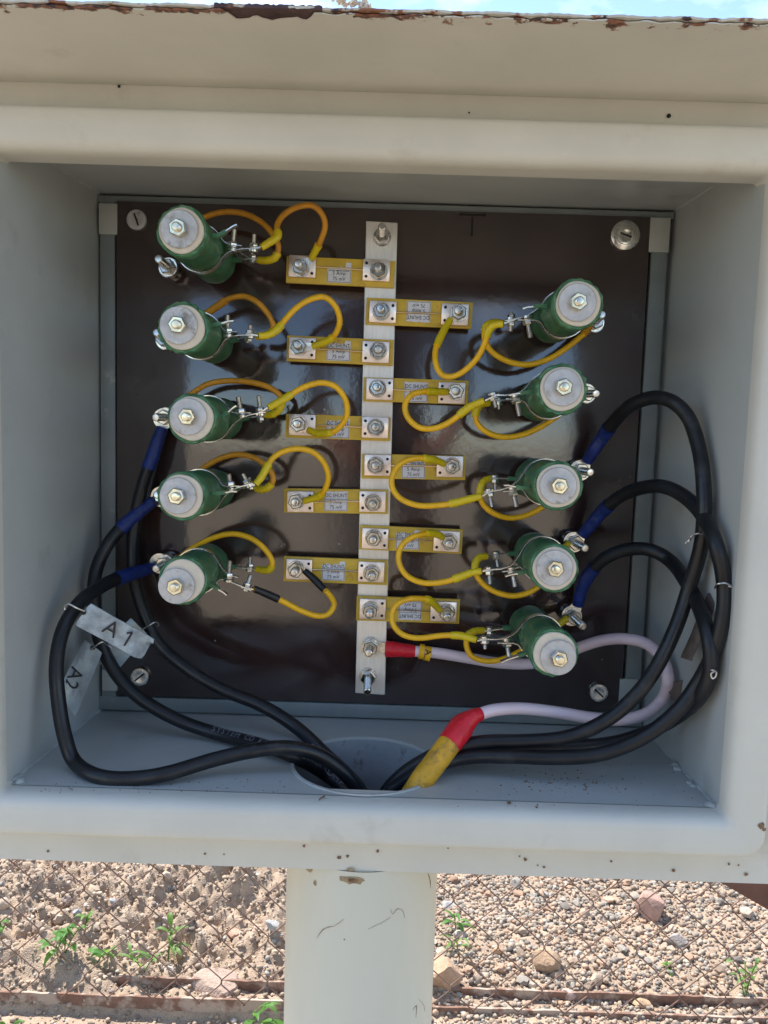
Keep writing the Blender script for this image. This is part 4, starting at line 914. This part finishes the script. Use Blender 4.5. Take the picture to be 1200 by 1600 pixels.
c5, cp5 = cable('black cable from the fourth right resistor, outermost along the right wall', (896, 847, HL), [(910, 836), (926, 817), (943, 797)],
      [(968, 776), (1000, 763), (1035, 760), (1070, 776), (1100, 808), (1120, 855), (1131, 905), (1131, 955), (1118, 1010), (1094, 1062), (1057, 1112), (1005, 1152), (940, 1178), (870, 1184), (800, 1182), (730, 1183), (672, 1198), (628, 1224), (603, 1250), (595, 1330)], [.010, .02, .045, .08, .11, .12, .122, .12, .115, .11, .10, .095, .09])
c6, cp6 = cable('black cable from the lowest right resistor, partly behind the other two', (893, 962, HL), [(903, 945), (909, 920), (922, 895)],
      [(944, 873), (978, 859), (1015, 859), (1048, 877), (1074, 912), (1094, 952), (1108, 1000), (1110, 1050), (1092, 1090), (1055, 1122), (1005, 1147), (945, 1163), (870, 1167), (800, 1168), (735, 1172), (680, 1188), (640, 1212), (612, 1240), (600, 1270), (600, 1330)], [.010, .02, .035, .055, .07, .08, .082, .082, .080, .080, .082, .085, .088])

# ------------------------------------------------------------------ pink cable, red tape, yellow sheath
pk = thing('pink_cable', at(1043, 1070, .05), 'translucent pink cable from the busbar lug, curling behind the lowest right resistor', 'cable')
p1 = mkpath([(603, 1014, .012), (620, 1015, .013), (640, 1017, .013), (680, 1020, .013), (730, 1028, .012), (780, 1036, .012), (830, 1037, .012), (870, 1028, .013), (905, 1012, .016), (940, 1001, .020), (975, 998, .028), (1010, 1006, .036), (1035, 1030, .044), (1044, 1062, .050), (1035, 1092, .056), (1010, 1115, .062), (970, 1125, .066), (925, 1122, .070), (870, 1113, .072), (815, 1107, .076), (775, 1109, .084), (752, 1115, .089), (738, 1121, .092)], None, 8, .005)
mb = MB(); mb.tube(p1, .0043, 16); mb.build('insulation', m_pink, pk, sharp=None)
mb = MB(); sleeve_tube(mb, p1[:19], .0066, .0048, 16, .05, 2); mb.build('red_sleeve', m_red, pk, sharp=60)
mb = MB(); q1 = p1[-9:] ; sleeve_tube(mb, q1, .0046, .0056, 16, .03, 3); mb.build('red_tape', m_red, pk, sharp=60)
ring_lug(pk, at(579, 1012, HB + .0008), p1[0], .0078, .0125, m_steel)
# marker ring with the letter A
a_ = at(656, 1018, .013); b__ = at(664, 1019, .013)
mb = MB(); mb.tube([at(655, 1017.5, .013), at(662.5, 1018.5, .013)], [.0058, .0058], 16); mb.tube([at(664, 1020.5, .013), at(672.5, 1022, .013)], [.0057, .0057], 16); mk = mb.build('marker_ring', m_yel, pk, sharp=50)
mb = MB(); cA = at(668.5, 1019, .0192); put_text(mb, 'A', cA, Vector((.1, 0, -.99)), Vector((-.99, 0, -.1)) * -1, .0072); mb.build('marker_letter', m_ink, mk, rec=False)
# nut and stud that holds the lug on the busbar
ls = thing('terminal_stud', at(579, 1012, HB), 'threaded stud on the busbar holding the ring lug of the pink cable', 'terminal')
stud_set(ls, 579, 1010, HB + .0022, .020, tip=(576, 1021), rot=.4)
ys = thing('yellow_sheathed_cable', at(690, 1180, .09), 'dirty yellow sheathed cable rising from the hole to the red tape', 'cable')
yp = relax(smooth([at(725, 1131, .093), at(702, 1162, .104), at(677, 1196, .112), at(655, 1226, .116), Vector((.024, -.112, -.235)), Vector((.018, -.104, -.29)), Vector((.008, -.10, -.36))], 8), 2)
mb = MB(); mb.tube(yp[6:], .0079, 18); mb.build('sheath', m_yout, ys, sharp=None)
mb = MB(); e0 = yp[0]; e1 = p1[-1]
rt_ = [e1.lerp(e0, -.5), e1, e1.lerp(e0, .4), e0, yp[1], yp[3], yp[5], yp[7], yp[8]]
mb.tube(rt_, [.0052, .0056, .0068, .0080, .0086, .0087, .0086, .0085, .0083], 18); mb.build('red_tape', m_red, ys, sharp=50)

# ------------------------------------------------------------------ cable tags and tie wires
def tag_plate(label, c4, hs_, m_, text=None, tpx=None, tsz=.012, hole=None, tie=None, bend=False, tright=None):
    P_ = [at(c[0], c[1], h) for c, h in zip(c4, hs_)]; c = sum(P_, Vector()) / 4
    o = thing('cable_tag', c, label, 'tag'); nrm = (P_[1] - P_[0]).cross(P_[3] - P_[0]).normalized()
    if nrm.y > 0: nrm = -nrm
    rt = (P_[1] - P_[0]).normalized(); up = nrm.cross(rt)
    if abs(rt.z) > .99 or up.dot(P_[0] - P_[3]) < 0: up = -up
    mb = MB(); g_ = random.Random(int(c4[0][0])); nu, nv = 16, 6; th = .0009
    for s_ in (0, 1):
        vs = []
        for i in range(nu + 1):
            for j in range(nv + 1):
                u_, v_ = i / nu, j / nv; p = (P_[0].lerp(P_[1], u_)).lerp(P_[3].lerp(P_[2], u_), v_)
                p = p + nrm * (.0007 * math.sin(u_ * 5 + v_ * 2) + g_.uniform(-.0001, .0001) - s_ * th)
                if bend and u_ > .86 and v_ > .25: p = p - nrm * (u_ - .86) * .03 - rt * (u_ - .86) * .012
                if i in (0, nu) and j in (0, nv): p = p.lerp(c, .03)
                vs.append(p)
        fs = [(i * (nv + 1) + j, (i + 1) * (nv + 1) + j, (i + 1) * (nv + 1) + j + 1, i * (nv + 1) + j + 1) for i in range(nu) for j in range(nv)]
        mb.add(vs, fs if s_ == 0 else [f[::-1] for f in fs])
    M2 = (nu + 1) * (nv + 1); edge = [i * (nv + 1) for i in range(nu + 1)] + [nu * (nv + 1) + j for j in range(1, nv + 1)] + [i * (nv + 1) + nv for i in range(nu - 1, -1, -1)] + [j for j in range(nv - 1, 0, -1)]
    mb.f += [(edge[k], edge[(k + 1) % len(edge)], M2 + edge[(k + 1) % len(edge)], M2 + edge[k]) for k in range(len(edge))]; mb.m += [0] * len(edge)
    po = mb.build('plate', m_, o)
    if hole:
        hp = at(*hole); hp = hp + nrm * ((P_[0] - hp).dot(nrm) + .0012); m2 = MB(); m2.lathe([(.0017, 0), (.0017, .0003)], hp, nrm, 14); m2.build('hole', m_hole, po)
    if text:
        tp = at(*tpx); tp = tp + nrm * ((P_[0] - tp).dot(nrm) + .0013); m2 = MB(); rr_ = tright or rt; uu = nrm.cross(rr_)
        if uu.dot(up) < 0 and not tright: uu = -uu
        
        if text == 'A 1':                          # the 1 has a flag, drawn as strokes
            put_text(m2, 'A', tp - rr_ * tsz * .42, rr_, uu, tsz)
            o1 = tp + rr_ * tsz * .42
            for a_, b_ in (((.03, -.36), (.03, .36)), ((.03, .36), (-.17, .20))):
                p, q_ = o1 + rr_ * a_[0] * tsz + uu * a_[1] * tsz, o1 + rr_ * b_[0] * tsz + uu * b_[1] * tsz; d2_ = (q_ - p).normalized(); n2_ = nrm.cross(d2_) * tsz * .045
                m2.add([p - n2_, q_ - n2_, q_ + n2_, p + n2_], [(0, 1, 2, 3)])
        else: put_text(m2, text, tp, rr_, uu, tsz, sx=1.0)
        m2.build('stamped_lettering', m_ink, po, rec=False)
    if tie:
        m2 = MB(); m2.tube(smooth([at(*t_) for t_ in tie], 6), .00055, 7); m2.build('tie_wire', m_tie, o)
    return o
tag_plate('bright galvanised tag stamped A1, wired to the outermost left cable', [(141, 942), (242, 1000), (224, 1035), (117, 976)], [.122, .118, .118, .122], m_galv, 'A 1', (187, 990, .12), .0145, (131, 956, .122), [(132, 955, .124), (120, 950, .128), (111, 945, .129), (105, 944, .128), (101, 949, .126), (102, 953, .126)], True)
tag_plate('dull galvanised tag stamped A2, hanging beneath the A1 tag', [(132, 999), (160, 1020), (118, 1120), (90, 1080)], [.060, .060, .075, .075], m_galvd, 'A2', (115, 1060, .069), .0140, (145, 1012, .062), [(142, 1015, .064), (150, 1009, .068), (160, 1003, .068), (168, 1008, .062), (175, 1012, .060), (171, 1006, .059)], False,
          tright=(at(106, 1088, .07) - at(127, 1035, .066)).normalized())
tag_plate('plain grey galvanised tag mostly hidden behind the A1 tag', [(204, 965), (231, 992), (180, 1052), (142, 1030)], [.036, .036, .044, .044], m_galvd, tie=[(221, 984, .040), (232, 978, .046), (240, 973, .046), (246, 973, .042), (248, 977, .04), (245, 979, .038)])
# edge-on tag and half hidden tag on the right
m_dull = mat('weathered_plate', (.17, .135, .12), .55, metal=.3, var=.3, vscale=120)
def edge_tag(label, a, b_, h0, h1, wd, tie, dvec):
    A, B = at(*a, h0), at(*b_, h1); o = thing('cable_tag', A.lerp(B, .5), label, 'tag')
    dv = Vector(dvec).normalized(); mb = MB(); g_ = random.Random(4)
    pts = [A.lerp(B, i / 10) + Vector((g_.uniform(-.0003, .0003), 0, 0)) for i in range(11)]
    mb.ribbon(pts, dv, wd, .0012); mb.build('plate', m_dull, o)
    m2 = MB(); m2.tube(smooth([at(*t_) for t_ in tie], 6), .00055, 7); m2.build('tie_wire', m_tie, o)
def h_near(P_, px, py):
    q_ = min(P_, key=lambda p: (p - (Vector(CAM) + (at(px, py, -p.y) - Vector(CAM)))).length); return -q_.y
HA = h_near(cp5, 1131, 912) + .0065; HB6 = h_near(cp6, 1108, 1050) + .0065
edge_tag('metal tag seen nearly edge on, hanging from the outermost right cable', (1116, 928), (1072, 1030), .108, .100, .012, [(1117, 919, .128), (1120, 913, HA), (1132, 911, HA + .002), (1141, 915, HA), (1145, 920, HA - .003), (1139, 922, HA - .003), (1138, 916, HA - .002), (1143, 917, HA - .001)], (.22, -1, .1))
edge_tag('dark metal tag half hidden behind the two black cables at the right', (1072, 1062), (1092, 1100), .070, .070, .030, [(1104, 1052, HA - .01), (1111, 1047, HA), (1119, 1050, HA), (1118, 1057, HA), (1113, 1060, HA), (1111, 1053, HA), (1116, 1049, HA)], (1, -.35, .4))
tw = MB()
HC = h_near(cp4, 1098, 836) + .0065
tw.tube(smooth([at(1104, 838, HC - .003), at(1100, 834, HC), at(1088, 834, HC), at(1082, 838, HC - .002), at(1075, 845, HC - .004), at(1071, 849, HC - .005)], 6), .0006, 7); tw.tube(smooth([at(1086, 834, HC), at(1079, 839, HC), at(1078, 845, HC - .003), at(1072, 847, HC - .004)], 6), .0005, 7)
tag(tw.build('tie_wire', m_tie), 'loose twist of silver wire round the highest right black cable', 'wire')
jw = [o for o in bpy.data.objects if o.name.startswith('jumper_wire') and 'black sleeves' in o.get('label', '')][0]
jp = mkpath([(500, 914), (515, 930), (522, 945), (514, 958)], [.026, .022, .024, .028])
letters_on([c for c in jw.children if c.name.startswith('insulation')][0], 'CSBORI', jp, .003, .0024, .00245, .0030, Vector((0, 0, 0)), m_ink)
mb = MB()

# ================================================================== FENCE
FY = .582
fence = thing('mesh_fence', (0, FY, GZ), 'rusty chain link fence standing behind the box', 'fence')
W2 = .0353; ZT = .46; ZB = GZ + .012
def link_mesh(sgn):
    mb = MB(); pts = []; z = ZB; k = 0
    while z < ZT:
        s_ = sgn * (1 if k % 2 else -1)
        for dz, f_ in ((-.0035, .93), (0, 1.0), (.0035, .93)):
            pts.append(Vector((s_ * W2 / 2 * f_, .0022 * (1 if k % 2 else -1) * (dz / .0035 if dz else 0) * 1.0, z + dz)))
        z += W2 * 1.02; k += 1
    mb.tube(pts, .00105, 6); return mb
m0, m1 = link_mesh(1), link_mesh(-1); srcs = []
x0f = -1.3; nw = int(2.6 / W2)
for i in range(nw):
    x = x0f + i * W2
    if i < 2:
        o = (m0 if i == 0 else m1).build('wire', m_wire, fence, sharp=None, rec=False); me_ = o.data
        off = -Vector(fence.location); o.data.transform(Matrix.Translation((0, FY, 0)))
        srcs.append(o)
    else:
        o = bpy.data.objects.new('wire', srcs[i % 2].data); COL.objects.link(o); o.parent = fence
    o.location = (x, random.uniform(-.002, .002), random.uniform(-.0015, .0015)); o.rotation_euler = (random.uniform(-.002, .002), random.uniform(-.0025, .0025), 0)
for x in (-1.32, 1.32):
    mb = MB(); mb.lathe([(.024, 0), (.024, 1.40), (.018, 1.41)], (x, FY, GZ - .05), (0, 0, 1), 20); mb.build('post', m_rust, fence)
mb = MB(); mb.tube([(-1.32, FY, ZT), (1.32, FY, ZT)], .016, 14); mb.build('top_rail', m_rust, fence)
# channel lying along the foot
bp0, bp1 = at(0, 1543, -.655), at(1200, 1570, -.655)
beam = thing('steel_channel', (0, .615, GZ), 'rusted steel channel half buried along the foot of the fence, dusty on the left', 'beam')
def zb(x): return -.8680 - .001 * x
for nm, y0, th, ht in (('rear_flange', .632, .004, .045), ('front_flange', .594, .004, .040)):
    mb = MB(); vs = []; n_ = 160; g_ = random.Random(int(y0 * 1000))
    for i in range(n_ + 1):
        x = -1.4 + 2.8 * i / n_; j_ = g_.uniform(-.0008, .0008); zt = (zb(x) if nm[0] == 'r' else zb(x) - .006) + j_ * .6
        vs += [(x, y0 + j_, zt - ht), (x, y0 + j_, zt), (x, y0 + th + j_, zt), (x, y0 + th + j_, zt - ht)]
    mb.add(vs, [(i * 4 + a, i * 4 + b_, i * 4 + 4 + b_, i * 4 + 4 + a) for i in range(n_) for a, b_ in ((0, 1), (1, 2), (2, 3), (3, 0))]); mb.build(nm, m_beam, beam)
mb = MB(); mb.box((0, .615, -.902), (2.8, .036, .004)); mb.build('web', m_beam, beam)
# rust brown brace seen under the right corner of the box
br = thing('fence_brace', at(1200, 1400, -.30), 'smooth rusty brown steel brace sloping down to the right behind the box', 'brace')
A, B = at(1020, 1318, -.30), at(1300, 1479, -.30); dd = (B - A).normalized(); nn = Vector((-dd.z, 0, dd.x)); mb = MB()
up_ = nn * .075
ext = dd * .9
vs = [A - dd * .25, B + ext, B + ext + up_, A - dd * .25 + up_]; vs = [Vector(v) for v in vs]
mb.add([v for v in vs] + [v + Vector((0, .006, 0)) for v in vs], [(0, 1, 2, 3), (7, 6, 5, 4), (0, 4, 5, 1), (1, 5, 6, 2), (2, 6, 7, 3), (3, 7, 4, 0)])
mb.build('flat_bar', mat('brace_paint', (.13, .055, .04), .55, var=.2, vscale=30, bump=.3), br)
mb = MB(); mb.add([vs[0], vs[1], vs[1] + Vector((0, .05, 0)), vs[0] + Vector((0, .05, 0))], [(0, 1, 2, 3)])
mb.build('flange', bpy.data.materials['brace_paint'], br, rec=False)

# ================================================================== WEEDS
def leaf_mb(base, d, up, L_, wd, curl, seed):
    g_ = random.Random(seed); mb = MB(); d = Vector(d).normalized(); s_ = d.cross(up).normalized(); n_ = 9; vs = []
    for i in range(n_ + 1):
        u_ = i / n_; c = Vector(base) + d * L_ * u_ + Vector(up) * (L_ * .35 * math.sin(u_ * PI * .6) - curl * L_ * u_ * u_)
        w_ = wd * math.sin(PI * min(1, u_ * .94 + .04)) ** .8
        vs += [c - s_ * w_ + Vector(up) * w_ * .35, c, c + s_ * w_ + Vector(up) * w_ * .35]
    mb.add(vs, [(i * 3 + a, i * 3 + a + 1, i * 3 + a + 4, i * 3 + a + 3) for i in range(n_) for a in (0, 1)]); return mb
def weed(name, px, py, label, cat, leaves, spread, L_, wd, hgt, m_, seed, lean=(0, 0)):
    p = onz(px, py, GZ + .01); z = float(gh(p.x, p.y)); g_ = random.Random(seed)
    o = thing(name, (p.x, p.y, z), label, cat)
    stems = max(1, leaves // 4); tops = []
    for s_ in range(stems):
        a = g_.uniform(0, 2 * PI); t_ = Vector((p.x + math.cos(a) * spread * g_.uniform(.2, 1) + lean[0], p.y + math.sin(a) * spread * .6 + lean[1], z + hgt * g_.uniform(.6, 1)))
        mb = MB(); b0 = Vector((p.x, p.y, z - .005)); q_ = [b0, b0.lerp(t_, .5) + Vector((0, 0, hgt * .15)), t_]; mb.tube(smooth(q_, 5), .0010, 6); mb.build('stem', m_, o); tops.append(smooth(q_, 5))
    for k in range(leaves):
        st = tops[k % stems]; b0 = st[g_.randint(3, len(st) - 1)]; a = g_.uniform(0, 2 * PI)
        d = Vector((math.cos(a), math.sin(a) * .8 - .3, g_.uniform(-.1, .7)))
        lo = leaf_mb(b0, d, Vector((0, 0, 1)), L_ * g_.uniform(.6, 1.15), wd * g_.uniform(.7, 1.1), g_.uniform(.2, .6), seed * 50 + k).build('leaf', m_, o, sharp=None, rec=False)
weed('weed', 100, 1515, 'leafy green weed with broad leaves at the far left behind the fence', 'plant', 14, .035, .028, .0065, .04, m_leaf, 1)
weed('weed', 150, 1508, 'smaller broad leaved weed just right of the largest one', 'plant', 6, .02, .030, .007, .03, m_leaf, 2)
weed('weed', 132, 1462, 'pale green sprout above the leafy weed on the left', 'plant', 6, .02, .022, .004, .03, m_leaf2, 3)
weed('weed', 262, 1478, 'tall thin sprout in the middle of the left soil patch', 'plant', 9, .03, .034, .0048, .06, m_leaf2, 4)
weed('weed', 225, 1520, 'low grassy sprout touching the channel on the left', 'plant', 8, .03, .045, .0035, .03, m_leaf2, 5)
weed('weed', 395, 1595, 'green grass blades at the bottom edge just left of the post', 'plant', 8, .025, .06, .006, .04, m_leaf, 6)
weed('weed', 712, 1455, 'small grass tuft right of the post', 'plant', 7, .02, .036, .0045, .03, m_leaf, 7)
weed('weed', 1165, 1548, 'dry stemmed weed with small leaves at the right edge', 'plant', 16, .04, .020, .004, .07, m_leaf2, 8)
weed('weed', 1048, 1508, 'tiny sprout between the stones on the right', 'plant', 4, .012, .018, .004, .015, m_leaf, 9)
weed('weed', 8, 1345, 'green leaves peeping under the left corner of the box', 'plant', 5, .02, .025, .006, .02, m_leaf, 10)
weed('weed', 4, 1478, 'pair of leaves cut by the left edge of the view', 'plant', 4, .012, .022, .006, .02, m_leaf, 11)
weed('weed', 18, 1600, 'dark leaves below the channel at the lower left corner', 'plant', 5, .02, .03, .007, .02, m_leaf, 12)
weed('weed', 715, 1490, 'faded grass blades below the small tuft right of the post', 'plant', 5, .02, .04, .003, .02, m_leaf2, 13)

# ================================================================== PHOTOGRAPHER (seen only as a dark reflection in the glossy panel)
pr_ = thing('person', (.02, -1.16, GZ), 'person in dark shirt and trousers reflected dimly in the glossy panel, holding a phone', 'person')
def skin(name, verts, edges, m_, sub=2, root=0):
    me = bpy.data.meshes.new(name); me.from_pydata([Vector(v[:3]) - Vector(pr_.location) for v in verts], edges, [])
    o = bpy.data.objects.new(name, me); COL.objects.link(o)
    sk = o.modifiers.new('skin', 'SKIN'); sk.use_smooth_shade = True
    for i, v in enumerate(verts): me.skin_vertices[0].data[i].radius = (v[3], v[4] if len(v) > 4 else v[3]); me.skin_vertices[0].data[i].use_root = (i == root)
    sb = o.modifiers.new('sub', 'SUBSURF'); sb.levels = sub; sb.render_levels = sub
    dg = bpy.context.evaluated_depsgraph_get(); m2 = bpy.data.meshes.new_from_object(o.evaluated_get(dg)); bpy.data.objects.remove(o)
    m2.materials.clear(); m2.materials.append(m_); m2.shade_smooth()
    o = bpy.data.objects.new(name, m2); COL.objects.link(o); o.parent = pr_; return o
m_cloth = mat('dark_shirt', (.035, .035, .045), .9, var=.2); m_trou = mat('dark_trousers', (.03, .028, .03), .9, var=.2); m_skin = mat('skin', (.28, .14, .09), .55, var=.08); m_hair = mat('hair', (.012, .01, .009), .6)
X0, Y0 = .02, -1.16; g0 = GZ
# body: bent forward to bring the eyes to the phone
B_v = [(X0, Y0, g0 + .92, .15, .11), (X0, Y0 + .02, g0 + 1.08, .14, .10), (X0, Y0 + .05, g0 + 1.24, .16, .11), (X0, Y0 + .08, g0 + 1.37, .13, .09), (X0, Y0 + .12, g0 + 1.45, .055), (X0, Y0 + .15, g0 + 1.51, .06), (X0, Y0 + .17, g0 + 1.60, .085, .095), (X0, Y0 + .16, g0 + 1.68, .06)]
E_v = [(i, i + 1) for i in range(7)]
for sx in (-1, 1):
    o_i = len(B_v)
    B_v += [(X0 + sx * .20, Y0 + .07, g0 + 1.36, .06), (X0 + sx * .26, Y0 + .10, g0 + 1.10, .045), (X0 + sx * .20, Y0 + .28, g0 + .96, .036), (X0 + sx * .125, Y0 + .40, g0 + .875, .028)]
    E_v += [(3, o_i), (o_i, o_i + 1), (o_i + 1, o_i + 2), (o_i + 2, o_i + 3)]
    l_i = len(B_v)
    B_v += [(X0 + sx * .10, Y0, g0 + .84, .095), (X0 + sx * .12, Y0 + .03, g0 + .48, .062), (X0 + sx * .13, Y0 - .02, g0 + .09, .042), (X0 + sx * .14, Y0 + .10, g0 + .035, .035)]
    E_v += [(0, l_i), (l_i, l_i + 1), (l_i + 1, l_i + 2), (l_i + 2, l_i + 3)]
body = skin('body', B_v, E_v, m_cloth)
body.data.materials.append(m_skin); body.data.materials.append(m_trou)
for p in body.data.polygons:
    z = p.center.z; y = p.center.y
    if z > 1.47 or y > .30 and z > .8: p.material_index = 1
    elif z < .93: p.material_index = 2
mb = MB(); mb.lathe([(.001, -.105), (.05, -.09), (.085, -.05), (.100, 0), (.098, .03), (.09, .035)], (X0, Y0 + .155, g0 + 1.625), (0, .15, -1), 24); mb.build('hair', m_hair, pr_)
hz_ = g0 + 1.575; hy_ = Y0 + .17
mb = MB(); mb.lathe([(.001, -.012), (.016, -.002), (.013, .02), (.003, .045)], (X0, hy_ + .078, hz_ - .018), (0, -.25, 1), 12); mb.build('nose', m_skin, pr_)
for sx in (-1, 1):
    mb = MB(); mb.lathe([(.001, -.010), (.010, -.004), (.012, 0), (.010, .004), (.001, .010)], (X0 + sx * .031, hy_ + .070, hz_ + .022), (0, 1, 0), 14); mb.build('eye', m_tab, pr_)
    mb = MB(); mb.lathe([(.012, -.004), (.030, 0), (.026, .008), (.010, .010)], (X0 + sx * .088, hy_ - .01, hz_ + .005), (sx, -.3, 0), 16); mb.build('ear', m_skin, pr_)
mb = MB(); mb.ribbon([(X0 - .024, hy_ + .072, hz_ - .052), (X0, hy_ + .080, hz_ - .054), (X0 + .024, hy_ + .072, hz_ - .052)], (0, 0, 1), .010, .006); mb.build('mouth', mat('lips', (.24, .09, .07), .5), pr_)
for sx in (-1, 1):        # hands: palm, four fingers and a thumb closing on the edges of the phone
    wx, wy, wz = X0 + sx * .118, Y0 + .41, g0 + .872
    hv = [(wx, wy, wz, .024, .018), (wx - sx * .012, wy + .035, wz - .01, .032, .015), (wx - sx * .016, wy + .058, wz - .012, .034, .013)]; he = [(0, 1), (1, 2)]
    skin('palm', hv, he, m_skin, 2)
    for k in range(4):
        bz = wz - .04 + k * .019; L_ = (.020, .024, .026, .022)[k]
        skin('finger', [(wx - sx * .014, wy + .056, bz, .009), (wx - sx * .016, wy + .056 + L_, bz, .0085), (wx - sx * .034, wy + .060 + L_, bz, .0075), (wx - sx * (.034 + L_), wy + .058 + L_, bz, .0065)], [(0, 1), (1, 2), (2, 3)], m_skin, 1)
    skin('finger', [(wx - sx * .008, wy + .03, wz + .02, .011), (wx - sx * .025, wy + .045, wz + .034, .010), (wx - sx * .045, wy + .052, wz + .036, .0085)], [(0, 1), (1, 2)], m_skin, 1)
ph_ = thing('phone', (.01, -.70, .0), 'dark phone held up in front of the open box', 'phone')
rotp = Matrix.Rotation(R(-6), 3, 'X'); mb = MB(); mb.bbox((.012, -.687, -.012), (.150, .009, .075), rotp, b=.003); mb.build('phone_case', mat('phone_case', (.02, .02, .022), .3), ph_)
